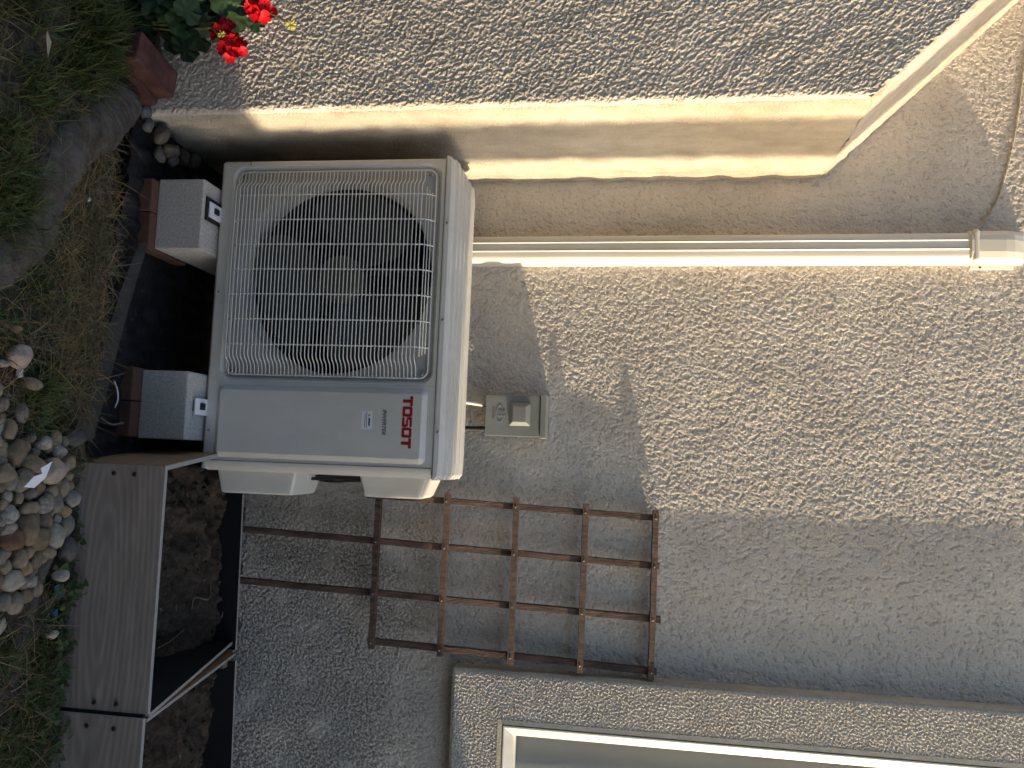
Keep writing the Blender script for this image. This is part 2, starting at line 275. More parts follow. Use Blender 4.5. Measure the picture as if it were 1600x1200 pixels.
for i in range(90):
    x = .80+i*(1.15/89); y = -.010+.006*math.sin(i*.55+.6*math.sin(i*.21)); lean = .07
    cv += [(x, y, .94), (x-lean, y, 2.46)]
    if i: cf.append([2*i-2, 2*i, 2*i+1, 2*i-1])
mk('curtain', cv, cf, BLIND, win, True)
# ---- chimney --------------------------------------------------------------------
XC, DC, ZS, SL = -.878, .55, 1.843, 1.04
chim = thing('chimney', (XC-.6, -DC/2, 0), 'stucco chimney base with sloping shoulder left of the heat pump', 'chimney')
RC = .022; L1 = .36
n_s = int((L1+DC)/D); n_z = 720
s = np.linspace(-L1, DC, n_s)
px = np.where(s < -RC, XC+s, XC); py = np.where(s < 0, -DC, -DC+s)
nxn = np.where(s < 0, 0., 1.); nyn = np.where(s < 0, -1., 0.)
for i, t in enumerate(s):                    # rounded vertical arris
    if -RC < t < RC:
        th = (t+RC)/(2*RC)*math.pi/2; px[i] = XC-RC+RC*math.sin(th); py[i] = -DC+RC-RC*math.cos(th); nxn[i] = math.sin(th); nyn[i] = -math.cos(th)
ztop = ZS+SL*(XC-px); ztop = np.where(s < 0, ztop-.012, ZS)
T = np.linspace(0, 1, n_z)
Z = -.06+(ztop[:, None]+.06)*T[None, :]
c1 = pink(n_s, n_z, D, .030, .0042, .95, seed=31); c2 = noise2(n_s, n_z, D, .012, .4, seed=32); c3 = noise2(n_s, n_z, D, .010, .5, (1.6, .4), 33); c4 = noise2(n_s, n_z, D, .15, .5, (1, 1), 34)
front = sstep(.004, -.016, s)[:, None]
c5 = noise2(n_s, n_z, D, .0075, .3, seed=35); fc_ = c1+.2*c2
Hc = front*(.0010*sstep(-1.1, -.8, fc_)+.0015*sstep(-.25, .0, fc_)+.0009*sstep(.75, 1.1, fc_)+.0003*c5+.0005*c4)+(1-front)*(.00045*c3-.0024*sstep(.75, 1.3, c3+.6*c5)+.0004*c2+.0015*c4)
V = np.stack([px[:, None]+nxn[:, None]*Hc, py[:, None]+nyn[:, None]*Hc, Z], -1).reshape(-1, 3)
F = gridF(n_s, n_z); smooth_face = (s[F[:, 0]//n_z] > 0).astype(np.int32)
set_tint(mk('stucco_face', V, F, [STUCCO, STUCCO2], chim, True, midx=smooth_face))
n_a, n_b = 220, 150
A = np.linspace(0, .62, n_a); B = np.linspace(-DC, .0, n_b)
e1 = noise2(n_a, n_b, .004, .012, .5, (.5, 1.5), 41); e2 = noise2(n_a, n_b, .004, .06, .5, seed=42)
r_ = np.clip((B+DC)/.02, 0, 1); drop = .014*(1-np.sqrt(np.clip(1-(1-r_)**2, 0, 1)))
Vs = np.stack([np.repeat((XC-A)[:, None], n_b, 1), np.repeat(B[None, :], n_a, 0), ZS+SL*A[:, None]-drop[None, :]+.0006*e1-.0018*sstep(.8, 1.3, e1)+.0012*e2], -1).reshape(-1, 3)
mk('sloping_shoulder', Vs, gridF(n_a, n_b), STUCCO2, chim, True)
xa, xb = XC-.33, XC-.60; o_ = .004
prof = [(XC-.02, -.1), (XC-.02, ZS-.03), (xb, ZS+SL*.60-.03), (xb, 3.6), (-2.4, 3.6), (-2.4, -.1)]
Vp = [(x, -DC+.02, z) for x, z in prof]+[(x, .006, z) for x, z in prof]; n = len(prof)
set_tint(mk('chimney_core', Vp, [list(range(n))[::-1], list(range(n, 2*n))]+[[i, (i+1) % n, n+(i+1) % n, n+i] for i in range(n)], STUCCO, chim))
set_tint(mk('chimney_stack_face', *boxVF(-2.4, xa-.02, -DC, -DC+.03, -.1, 2.2), STUCCO, chim))
# ---- ground -----------------------------------------------------------------------
def fade(v, a, b): return sstep(a, b, v)
gx = np.concatenate([[-60, -25, -10, -5, -3, -2.2], np.arange(-1.6, 1.6, .008), [2.2, 3, 5, 10, 25, 60]])
gy = np.concatenate([[-60, -25, -10, -5, -3, -2, -1.6], np.arange(-1.3, .02, .008), [.3, 1, 5, 20, 60]])
QX, QY = np.meshgrid(gx, gy, indexing='ij'); ngx, ngy = len(gx), len(gy)
g1 = noise2(ngx, ngy, .008, .16, .5, seed=51); g2 = noise2(ngx, ngy, .008, .045, .5, seed=52); g3 = noise2(ngx, ngy, .008, .022, .4, seed=53)
inbed = fade(QX, .035, .05)*fade(QY, -.725, -.715)*fade(QX, 2.2, 2.0)
intr = fade(QX, -.92, -.88)*fade(QX, .05, .02)*fade(QY, -.71, -.655)
lawn = .008+.007*g1+.004*g2+.002*g3
bed = .036+.009*g1+.0045*g2+.0016*g3+.03*fade(QY, -.45, -.10)-.045*np.exp(-((QX-.56)/.05)**2)*fade(QY, -.1, -.3)
QZ = lawn*(1-inbed)*(1-intr)+bed*inbed+intr*(-.04)
far = np.maximum(fade(np.abs(QX), 1.55, 2.2), np.maximum(fade(QY, -1.25, -1.6), fade(QY, -.005, .02))); QZ = QZ*(1-far)-.01*far*(QY > 0)
ground = mk('ground', np.stack([QX, QY, QZ], -1).reshape(-1, 3), gridF(ngx, ngy), [GROUND, SOIL], None, True)
tag(ground, 'dark bare dirt ground under the lawn and stones', 'ground', kind='structure')
fc = gridF(ngx, ngy)[:, 0]; ground.data.polygons.foreach_set('material_index', (inbed.ravel()[fc] > .5).astype(np.int32))
def gz(x, y):
    i = int(np.clip(np.searchsorted(gx, x), 0, ngx-1)); j = int(np.clip(np.searchsorted(gy, y), 0, ngy-1)); return float(QZ[i, j])
# ---- landscape fabric in the trench --------------------------------------------------
fx = np.linspace(-.93, .03, 150); fy = np.linspace(-.745, -.01, 120); PX, PY = np.meshgrid(fx, fy, indexing='ij')
f1 = noise2(150, 120, .0064, .12, .4, (.6, 1.5), 61); f2 = noise2(150, 120, .0064, .035, .4, (1.4, .7), 62)
front_e = -.690-.035*np.sin((PX+.3)*3.0)
PYs = front_e+(PY+.745)/.735*(-.01-front_e)
edge_up = .034*np.exp(-((PYs-front_e)/.022)**2)
PZ = -.021+.0035*f1+.0005*f2+edge_up+.010*np.exp(-((PYs+.60-.25*(PX+.5))/.03)**2)
PYs = np.where((PX < XC+.012) & (PYs > -DC-.012), -DC-.012, PYs)
fab = mk('landscape_fabric', np.stack([PX, PYs, PZ], -1).reshape(-1, 3), gridF(150, 120), FABRIC, None, True)
tag(fab, 'black landscape fabric lining the trench under the heat pump', 'fabric')
fl = [(-.53, -.565), (-.42, -.60), (-.30, -.635), (-.18, -.668), (-.08, -.70), (-.01, -.725)]
V, F = [], []
for i, (x, y) in enumerate(fl):
    wd = [.006, .02, .028, .034, .04, .045][i]
    V += [(x, y-wd, .012), (x+.004, y-wd*.2, .034), (x+.008, y+wd*.6, .016)]
    if i: F += [[3*i-3, 3*i, 3*i+1, 3*i-2], [3*i-2, 3*i+1, 3*i+2, 3*i-1]]
tag(mk('fabric_flap', V, F, FOLD, None, True), 'folded dusty strip of dark fabric lying across the trench', 'fabric')
# ---- curved edging -----------------------------------------------------------------------
def curb(path, wdt, hgt, label, seed):
    g = np.random.default_rng(seed); P = catmull([(x, y, 0) for x, y in path], 22); V, F = [], []; n = 19
    e_ = pink(len(P), n, .005, .06, .008, 1.1, (1, 1), 70+seed); e2_ = pink(len(P), n, .005, .03, .008, .8, (1, 1), 80+seed)
    for i, p in enumerate(P):
        t = P[min(i+1, len(P)-1)]-P[max(i-1, 0)]; t /= np.linalg.norm(t); nr = np.array([-t[1], t[0], 0])
        sc = min(1, .25+i/9, .25+(len(P)-1-i)/9)*(1+.06*math.sin(i*.17)); zb = .008
        for k in range(n):
            th = math.pi*k/(n-1); q = p+nr*math.cos(th)*wdt*sc*(1+.03*e_[i, 9]); hh = (max(0, math.sin(th))**.7)*hgt*sc
            V.append((q[0], q[1], zb-.012+hh*(1+.03*e_[i, k])+.0003*e2_[i, k]))
        if i:
            for k in range(n-1): F.append([(i-1)*n+k, i*n+k, i*n+k+1, (i-1)*n+k+1])
    tag(mk('garden_edging', V, F, CURB, None, True), label, 'edging')
curb([(-.90, -.668), (-.84, -.69), (-.775, -.745), (-.70, -.825), (-.61, -.885), (-.51, -.925), (-.42, -.97), (-.35, -1.06), (-.30, -1.2)], .058, .040, 'weathered grey brown curved edging curb between the lawn and the trench', 1)
curb([(.22, -.79), (.30, -.828), (.373, -.852), (.452, -.868), (.50, -.885), (.56, -.93), (.62, -1.02), (.66, -1.15)], .018, .022, 'narrow grey edging strip running beside the pebbles and long plank', 2)
# ================================================================== HEAT PUMP
UX0, UX1, YF, YB, ZB, ZT = -.802, .058, -.424, -.126, .154, .789
hp = thing('heat_pump', (-.372, -.275, ZB), 'cream white heat pump outdoor unit with round fan grille on two concrete blocks', 'heat pump')
def rr(cx, cz, hw, hh, r, n=8):
    P = []
    for q, (sx, sz) in enumerate(((1, 1), (-1, 1), (-1, -1), (1, -1))):
        for k in range(n+1):
            th = math.pi/2*q+math.pi/2*k/n; P.append((cx+sx*(hw-r)+r*math.cos(th), cz+sz*(hh-r)+r*math.sin(th)))
    # subdivide the straight sides
    out = []
    for i, p in enumerate(P):
        out.append(p); nx_ = P[(i+1) % len(P)]
        if (i+1) % (n+1) == 0:
            for t in np.linspace(0, 1, 14)[1:-1]: out.append((p[0]+(nx_[0]-p[0])*t, p[1]+(nx_[1]-p[1])*t))
    return out
def rings(R, close=False):
    n = len(R[0]); V = [p for r in R for p in r]; F = []
    for i in range(len(R)-1):
        for k in range(n): F.append([i*n+k, i*n+(k+1) % n, (i+1)*n+(k+1) % n, (i+1)*n+k])
    if close: F.append([(len(R)-1)*n+k for k in range(n)])
    return V, F
FCX, FCZ, FR = -.4835, .484, .271
gcx, gcz, ghw, ghh = -.4865, .480, .292, .292
base = rr(gcx, gcz, ghw, ghh, .03)
ang = [math.atan2(z-FCZ, x-FCX) for x, z in base]
circ = lambda r, y: [(FCX+r*math.cos(a), y, FCZ+r*math.sin(a)) for a in ang]
lift = lambda P, y: [(x, y, z) for x, z in P]
outer = []
ox0, ox1, oz0, oz1 = UX0+.012, -.1845, ZB, ZT-.002
for x, z in base:
    dx, dz = x-gcx, z-gcz; t = 9e9
    if dx > 0: t = min(t, (ox1-gcx)/dx)
    if dx < 0: t = min(t, (ox0-gcx)/dx)
    if dz > 0: t = min(t, (oz1-gcz)/dz)
    if dz < 0: t = min(t, (oz0-gcz)/dz)
    outer.append((gcx+dx*t, gcz+dz*t))
cor = [(ox1, oz1), (ox0, oz1), (ox0, oz0), (ox1, oz0)]
for c_ in cor:
    k = min(range(len(outer)), key=lambda i: (outer[i][0]-c_[0])**2+(outer[i][1]-c_[1])**2); outer[k] = c_
fp = mk('front_panel', *rings([lift(outer, YF), lift(rr(gcx, gcz, ghw+.006, ghh+.006, .034), YF), lift(rr(gcx, gcz, ghw+.002, ghh+.002, .031), YF+.003), lift(rr(gcx, gcz, ghw-.003, ghh-.003, .028), YF+.012)]), WHITEMETAL, hp)
mk('grille_backing', *rings([lift(rr(gcx, gcz, ghw-.003, ghh-.003, .028), YF+.012), circ(FR+.010, YF+.012), circ(FR+.004, YF+.015), circ(FR, YF+.024), circ(FR-.003, YF+.10)]), PANEL, hp, True)
mk('fan_shroud', *rings([circ(FR-.004, YF+.101), circ(FR+.005, YF+.19)]), COIL, hp, True)
box('coil', (UX0+.02, -.2, YB-.06, YB-.045, ZB+.01, ZT-.02), COIL, hp, .002)
# casing: sides and back, rounded front corners
pth = []
for k in range(7): th = math.pi/2*k/6; pth.append((UX0+.012-.012*math.sin(th), YF+.012-.012*math.cos(th)))
pth += [(UX0, YB)]
pth += [(UX1, YB)]
pth2 = []
for k in range(9): th = math.pi/2*k/8; pth2.append((UX1-.03+.03*math.cos(th), YF+.03-.03*math.sin(th)))
pth += pth2; n = len(pth)
V = [(x, y, ZB) for x, y in pth]+[(x, y, ZT-.002) for x, y in pth]
mk('casing', V, [[i, i+1, n+i+1, n+i] for i in range(n-1)], WHITEMETAL, hp)
box('base_tray', (UX0+.004, UX1-.004, YF+.006, YB-.004, ZB-.008, ZB+.004), WHITEMETAL, hp, .003)
# service panel with a raised field
so = rr(-.0780, (oz0+oz1)/2, .1062, (oz1-oz0)/2, .0005); scx, scz, shw, shh = -.0765, .4745, .0975, .293
sp_ = mk('service_panel', *rings([lift(so, YF), lift(rr(scx, scz, shw, shh, .016), YF), lift(rr(scx, scz, shw-.003, shh-.003, .014), YF-.003), lift(rr(scx, scz, shw-.012, shh-.012, .008), YF-.0098), lift(rr(scx, scz, shw-.014, shh-.014, .007), YF-.0105)], True), WHITEMETAL, hp)
box('corner_groove', (.0295, .0305, YF-.0008, YF+.01, ZB, ZT-.004), DARKGAP, hp, 0)
# lid with ribs
prf = [(YF-.003, ZT), (YF-.004, ZT+.004), (YF-.003, ZT+.014), (YF+.004, ZT+.021)]
yy = YF+.012
while yy < YB-.05:
    prf += [(yy, ZT+.0215), (yy+.012, ZT+.0215), (yy+.015, ZT+.0295), (yy+.034, ZT+.0295), (yy+.037, ZT+.0215)]; yy += .050
prf += [(YB-.008, ZT+.0215), (YB+.003, ZT+.014), (YB+.003, ZT)]
n = len(prf); xs_ = [(UX0-.003, .010), (UX0+.006, .002), (UX0+.03, 0), (UX1-.04, 0), (UX1-.010, .002), (UX1+.002, .010)]; V, F = [], []
for x, dn in xs_: V += [(x, y, max(ZT, z-dn)) for y, z in prf]
for i in range(len(xs_)-1):
    for k in range(n-1): F.append([i*n+k, (i+1)*n+k, (i+1)*n+k+1, i*n+k+1])
F += [list(range(n)), [5*n+k for k in range(n)][::-1]]
mk('lid', V, F, WHITEMETAL, hp)
box('lid_seam', (UX0+.006, UX1-.004, YF+.0005, YF+.02, ZT-.0022, ZT+.0002), DARKGAP, hp, 0)
# grille: every wire its own piece
gr = mk('fan_grille', *tubeVF([(x, YF+.004, z) for x, z in rr(gcx, gcz, ghw-.010, ghh-.010, .022)]+[(lambda p: (p[0], YF+.004, p[1]))(rr(gcx, gcz, ghw-.010, ghh-.010, .022)[0])], .0022, 6), WIRE, hp, True)
GL, GRr, GB, GT = gcx-ghw+.010, gcx+ghw-.010, gcz-ghh+.010, gcz+ghh-.010
zz = GB+.008; wires = 0
while zz < GT-.022:
    yo = -.022
    P = [(GL, YF+.004, zz), (GL+.022, YF+.002, zz), (GL+.032, YF-.003, zz), (GL+.044, YF+yo*.8, zz), (GL+.052, YF+yo, zz), (gcx, YF+yo-.002, zz), (GRr-.052, YF+yo, zz), (GRr-.044, YF+yo*.8, zz), (GRr-.032, YF-.003, zz), (GRr-.022, YF+.002, zz), (GRr, YF+.004, zz)]
    tube('wire', P, .0016, WIRE, gr, 6); zz += .0107; wires += 1
for k in range(3):   # short bars that close the top edge
    z_ = GT-.019+k*.006; tube('wire', [(GL+.055+.006*k, YF-.020+.007*k, z_), (GRr-.055-.004*k, YF-.020+.007*k, z_)], .00155, WIRE, gr, 6)
for k in range(7):
    x_ = -.6955+k*.0685; tube('cross_wire', [(x_, YF+.003, GB+.0), (x_, YF-.012, GB+.006), (x_, YF-.0195, GB+.012), (x_, YF-.0215, gcz), (x_, YF-.0195, GT-.026), (x_, YF-.010, GT-.010), (x_, YF+.002, GT)], .0019, WIRE, gr, 6)
# fan
fan = mk('fan_hub', *join(tubeVF([(FCX, YF+.055, FCZ), (FCX, YF+.058, FCZ), (FCX, YF+.066, FCZ), (FCX, YF+.14, FCZ)], [.03, .058, .066, .068], 32)), HUB, hp, True)
for b in range(3):
    V, F = [], []; nr_, na_ = 8, 14
    for i in range(nr_):
        r = .062+(FR-.014-.062)*i/(nr_-1); f_ = i/(nr_-1)
        for j in range(na_):
            t = j/(na_-1); th = math.radians(120*b+28+(t-.5)*(62+34*math.sin(f_*math.pi*.8))+18*f_)
            V.append((FCX+r*math.cos(th), YF+.070+.075*t-.018*f_+.015*math.sin(t*3.1), FCZ+r*math.sin(th)))
    m_ = len(V); V += [(x, y+.004, z) for x, y, z in V]
    for i in range(nr_-1):
        for j in range(na_-1):
            q = [i*na_+j, i*na_+j+1, (i+1)*na_+j+1, (i+1)*na_+j]; F += [q, [m_+k for k in q][::-1]]
    mk('fan_blade', V, F, FANBLADE, hp, True)
for x_ in (-.525, -.435): box('motor_bracket', (x_-.008, x_+.008, YF+.165, YF+.175, ZB+.02, ZT-.02), FANBLADE, hp, .002)
box('motor_bracket', (-.53, -.43, YF+.158, YF+.164, .60, .615), FANBLADE, hp, .002)
mk('fan_motor', *tubeVF([(FCX, YF+.145, FCZ), (FCX, YF+.23, FCZ)], .055, 24), FANBLADE, hp, True)
# screws
def screw(x, y, z, r=.004, parent=hp, mat_=SCREW, name='screw'):
    V, F = tubeVF([(x, y+.002, z), (x, y-.0012, z), (x, y-.002, z)], [r, r, r*.7], 10); return mk(name, V, F, mat_, parent, True)
for x, z in ((-.792, .232), (-.43, .163), (-.05, .163), (.012, .166), (-.62, .7985), (-.36, .7985), (-.065, .7985)):
    screw(x, YF-(.0035 if z > .79 else .0002), z, .0038)
for x, z in ((GL+.010, GB+.016), (GL+.012, GT-.016), (GRr-.010, GB+.016), (GRr-.012, GT-.016)): screw(x, YF+.004, z, .0055)
# logo
def letterT(): return [(0, 1, .72, 1), (.34, .66, 0, .7199)]
def letterO(): return [(.08, .92, .74, 1), (.08, .92, 0, .26), (0, .27, .0801, .7399+.18), (.73, 1, .0801, .7399+.18)]
def letterS(): return [(.06, .97, .76, 1), (0, .27, .50, .92), (.271, .94, .40, .60), (.73, 1, .10, .399), (.03, .94, 0, .24)]
LW, LH, LX, LZ = .0262, .0265, -.1555, .7045
V, F = [], []
for i, fn in enumerate((letterT, letterO, letterS, letterO, letterT)):
    for j, (a, b, c_, d_) in enumerate(fn()):
        xo = LX+i*(LW+.0012); dy = .0006+.00005*j
        V, F = join((V, F), boxVF(xo+a*LW, xo+b*LW, YF-.0105-dy, YF-.0095, LZ+c_*LH, LZ+d_*LH))
mk('logo_lettering', V, F, RED, sp_)
def textVF(txt, size, shear, x, y, z, ext=.0003):
    cu = bpy.data.curves.new('t', 'FONT'); cu.body = txt; cu.size = size; cu.shear = shear; cu.extrude = ext; cu.align_x = 'CENTER'; cu.resolution_u = 3
    ob = bpy.data.objects.new('t', cu); COL.objects.link(ob); dg = bpy.context.evaluated_depsgraph_get()
    me = bpy.data.meshes.new_from_object(ob.evaluated_get(dg)); V = [(x+v.co.x, y-v.co.z, z+v.co.y) for v in me.vertices]; F = [list(p.vertices) for p in me.polygons]
    bpy.data.objects.remove(ob); bpy.data.curves.remove(cu); bpy.data.meshes.remove(me); return V, F
mk('series_lettering', *textVF('INVERTER', .0150, .25, -.086, YF-.0109, .6515), INK, sp_)
st = box('warning_sticker', (-.1135, -.0660, YF-.0110, YF-.0100, .594, .623), STICKER, sp_, 0)
mk('warning_triangle', [(-.1065, YF-.0114, .6125), (-.0985, YF-.0114, .6125), (-.1025, YF-.0114, .6195)], [[0, 1, 2]], YELLOW, st)
for k, (xa_, xb_, z_, t_) in enumerate(((-.096, -.075, .6135, .0042), (-.111, -.069, .6075, .0014), (-.107, -.071, .6030, .0014))):
    box('print_line', (xa_, xb_, YF-.0113, YF-.0108, z_, z_+t_), INK, st, 0)
# valve covers and pipes on the right side
def cover(name, y0, y1, z0, z1, out, s):
    bm = bmesh.new(); bmesh.ops.create_cube(bm, size=1)
    for v in bm.verts:
        o = v.co.x > 0; k = s if o else 0
        v.co = Vector((UX1-.002+(out if o else 0), (y0+k if v.co.y < 0 else y1-k), (z0+k*.5 if v.co.z < 0 else z1-k*1.1)))
    bmesh.ops.bevel(bm, geom=[e for e in bm.edges if any(v.co.x > UX1 for v in e.verts)], offset=.012, segments=3, profile=.6, affect='EDGES')
    bm.verts.index_update(); VF = bm_arrays(bm); bm.free(); return mk(name, *VF, WHITEMETAL, hp)
cover('valve_cover', -.375, -.175, .168, .398, .064, .014)
cover('valve_cover', -.345, -.16, .565, .757, .060, .020)
for i, (y_, r_, bow) in enumerate(((-.25, .0045, .004), (-.225, .0055, -.006), (-.20, .0035, .012), (-.18, .0055, .0))):
    tube('refrigerant_pipe', catmull([(.075, y_, .37), (.07+bow, y_, .43), (.066+bow, y_-.01, .50), (.075, y_, .59)], 6), r_, BLACKRUB, hp)
# feet on the blocks
def foot(x0, x1, pad):
    if pad: box('rubber_pad', (x0-.006, x1+.008, -.492, -.40, .1430, .1485), BLACKRUB, hp, .0015)
    f = box('mounting_foot', (x0+.006, x1-.002, -.484, -.35, .149, .1535), STICKER, hp, .0015)
    box('bolt', (x0+.018, x1-.016, -.462, -.440, .1535, .158), BLACKRUB, f, .001)
foot(-.672, -.622, True); foot(-.138, -.086, False)
# ================================================================== BLOCKS AND PAVERS
for (x0, x1), lab, lb in (((-.722, -.530), 'porous grey concrete block under the fan side of the heat pump', 'left'), ((-.200, -.020), 'porous grey concrete block under the lettered side of the heat pump', 'right')):
    tag(box('concrete_block', (x0, x1, -.505 if lb == 'left' else -.512, -.13, .012, .1425), CONC, None, .004, origin=((x0+x1)/2, -.33, .012)), lab, 'concrete block', 'concrete blocks carrying the heat pump')
for (x0, x1, y0), lab in (((-.716, -.626, -.535), 'terracotta paver under the left concrete block, nearer the chimney'), ((-.624, -.522, -.532), 'terracotta paver under the left concrete block, farther from the chimney'),
                          ((-.205, -.117, -.552), 'terracotta paver under the right concrete block, nearer the fan'), ((-.115, -.022, -.549), 'terracotta paver under the right concrete block, nearer the planks')):
    tag(box('paver', (x0, x1, y0, y0+.19, -.030, .0115), TERRA, None, .004, origin=((x0+x1)/2, y0+.1, -.03)), lab, 'paver', 'terracotta pavers under the blocks')
# ================================================================== DISCONNECT BOX
db = thing('disconnect_box', (-.132, -.04, .862), 'grey metal electrical disconnect box mounted on the stucco wall', 'electrical box')
box('box_body', (-.190, -.074, -.082, .004, .866, 1.030), BOXGREY, db, .002)
dcov = box('box_cover', (-.1925, -.0705, -.0885, -.0822, .8615, 1.0255), BOXGREY, db, .0015)
box('hinge_flange', (-.1985, -.0675, -.0925, .004, 1.0275, 1.0445), BOXGREY, db, .002)
V, F = rings([lift(rr(-.1365, .966, .0345, .0315, .004), -.0883), lift(rr(-.1365, .966, .0325, .0295, .004), -.093), lift(rr(-.1365, .966, .024, .0195, .003), -.1045), lift(rr(-.1365, .966, .022, .0175, .003), -.1050)], True)
mk('raised_handle', V, F, BOXGREY, dcov)
EZ = .9055; em = []
def arc(cx, cz, a, b, t0, t1, n=14): return [(cx+a*math.cos(math.radians(t0+(t1-t0)*k/n)), -.0888, cz+b*math.sin(math.radians(t0+(t1-t0)*k/n))) for k in range(n+1)]
em = join(tubeVF(arc(-.1365, EZ, .025, .0105, 118, 325), .0010, 6), tubeVF(arc(-.1365, EZ, .025, .0105, -145+360-360, -145, 2), .0008, 6), tubeVF(arc(-.1365, EZ, .025, .0105, -35, 62), .0010, 6),
          *[tubeVF([(x, -.0888, EZ-.005), (x, -.0888, EZ+.0165)], .0009, 6) for x in (-.1450, -.1400, -.1330, -.1280)], tubeVF([(-.14, -.0888, EZ+.004), (-.133, -.0888, EZ+.004)], .0009, 6))
mk('emblem', *em, BOXGREY, dcov)
mk('embossed_lettering', *textVF('EATON', .0095, 0, -.1365, -.0886, .8835, .0007), BOXGREY, dcov)
P = []
for k in range(40): P.append((-.176-.012*k/39+.012, -.05-.06*(k/39)**1.5, .864-.12*k/39))
tube('conduit', [(p[0], p[1], p[2]) for p in P], [.0085 if (k % 2) else .0068 for k in range(40)], CONDUIT, db, 10)
tube('power_cable', catmull([(-.092, -.045, .866), (-.090, -.052, .80), (-.085, -.085, .72)], 6), .008, BLACKRUB, db, 10)
# ================================================================== LINE-SET COVER
lc = thing('line_set_cover', (-.652, 0, .25), 'white plastic line set cover running up the wall behind the heat pump', 'pipe cover')
def chan(z0, z1, dx0, dx1, x0=-.690, x1=-.6075, dep=.062):
    pr = [(x0, 0), (x0, -dep*.55)]
    for k in range(5): th = math.pi/2*k/4; pr.append((x0+.012-.012*math.cos(th), -dep*.70-dep*.22*math.sin(th)))
    cxm = (x0+x1)/2
    pr += [(cxm-.020, -dep*.94), (cxm-.018, -dep*.99), (cxm-.015, -dep*.94), (cxm+.006, -dep*.95), (cxm+.008, -dep*1.0), (cxm+.011, -dep*.95)]
    for k in range(7): th = math.pi/2*k/6; pr.append((x1-.018+.018*math.sin(th), -dep*.58-dep*.36*math.cos(th)))
    pr += [(x1, -dep*.2), (x1+.002, 0)]
    n = len(pr); V = [(x+dx0, y, z0) for x, y in pr]+[(x+dx1, y, z1) for x, y in pr]
    return V, [[i, i+1, n+i+1, n+i] for i in range(n-1)]+[list(range(n)), list(range(n, 2*n))[::-1]]
mk('channel', *chan(.25, 2.243, .004, -.008), PVC, lc)
# wall cap
xs_c = [-.704, -.690, -.674, -.640, -.622, -.614]; V, F = [], []
prc = [(0.002, 2.236), (-.030, 2.234), (-.058, 2.235), (-.0665, 2.240), (-.0665, 2.33), (-.062, 2.355), (-.045, 2.385), (-.02, 2.399), (.002, 2.402)]
for i, x in enumerate(xs_c):
    kx = [.72, .95, 1, 1, .93, .66][i]; V += [(x, y*kx, 2.318+(z-2.318)*(1 if z < 2.3 else (.82+.18*kx))) for y, z in prc]
n = len(prc)
for i in range(len(xs_c)-1):
    for k in range(n-1): F.append([i*n+k, (i+1)*n+k, (i+1)*n+k+1, i*n+k+1])
F += [list(range(n)), [5*n+k for k in range(n)][::-1]]
cap = mk('wall_cap', V, F, PVC, lc)
mk('cap_tab', *boxVF(-.616, -.601, -.0058, .002, 2.255, 2.375, .004, 2), PVC, cap)
screw(-.6075, -.006, 2.283, .0032, cap, DARKGAP, 'screw')
mk('cap_band', *boxVF(-.706, -.612, -.0685, -.004, 2.244, 2.262, .010, 3), PVC, cap)
# thin twisted cable on the wall
P = catmull([(-1.40, -.006, 2.445), (-1.241, -.006, 2.415), (-1.02, -.007, 2.385), (-.834, -.007, 2.341), (-.760, -.008, 2.305), (-.715, -.008, 2.268), (-.68, -.01, 2.20)], 26)
A_, B_ = [], []
for i, p in enumerate(P):
    o = np.array((math.cos(i*1.25)*.0022, 0, 0)); q = np.array((0, math.sin(i*1.25)*.0022, math.cos(i*1.25+.7)*.002)); A_.append(p+o+q); B_.append(p-o-q)
tag(mk('twisted_cable', *join(tubeVF(A_, .0019, 6), tubeVF(B_, .0019, 6)), mat('cable_grey', (.45, .41, .34), .8, .3, 60), None, True), 'thin twisted cable strung across the wall above the chimney shoulder', 'cable')
# ================================================================== TRELLIS
CBP = [((0.129, -0.047, 1.373), (0.611, -0.047, 1.369)), ((0.12, -0.057, 1.169), (0.605, -0.057, 1.165)), ((0.111, -0.067, 0.962), (0.594, -0.067, 0.962)), ((0.105, -0.078, 0.754), (0.583, -0.078, 0.753)), ((0.118, -0.088, 0.545), (0.573, -0.088, 0.546))]
VTP = [((0.122, -0.072, 0.505), (0.154, -0.028, 1.383)), ((0.24, -0.097, 0.006), (0.293, -0.028, 1.386)), ((0.395, -0.097, 0.011), (0.445, -0.028, 1.393)), ((0.556, -0.071, 0.53), (0.593, -0.028, 1.385))]
tr = thing('trellis', (.35, -.16, .08), 'weathered reddish brown wooden garden trellis leaning against the wall', 'trellis')
def lath(name, a, b, w, t, m, seed):
    a, b = Vector(a), Vector(b); d = (b-a); L_ = d.length; d.normalize()
    nrm = Vector((0, -1, .05)).normalized(); nrm = (nrm-d*nrm.dot(d)).normalized(); s_ = d.cross(nrm)
    g = random.Random(seed); V, F = [], []; n = 14
    for i in range(n+1):
        p = a+d*L_*i/n+s_*g.uniform(-.0007, .0007)+nrm*g.uniform(-.0006, .0006)
        for sx, sn in ((-1, -1), (-.85, 1), (.85, 1), (1, -1)): V.append(p+s_*sx*(w/2+g.uniform(-.0006, .0004))+nrm*sn*t/2)
        if i:
            for k in range(4): F.append([(i-1)*4+k, (i-1)*4+(k+1) % 4, i*4+(k+1) % 4, i*4+k])
    F += [[0, 1, 2, 3], [n*4+k for k in (3, 2, 1, 0)]]
    return mk(name, V, F, m, tr)
for i, (a, b) in enumerate(CBP): lath('crossbar', a, b, .0195, .0185, LATH, i)
for i, (a, b) in enumerate(VTP): lath('upright', a, b, .0195, .0180, LATHV, 20+i)
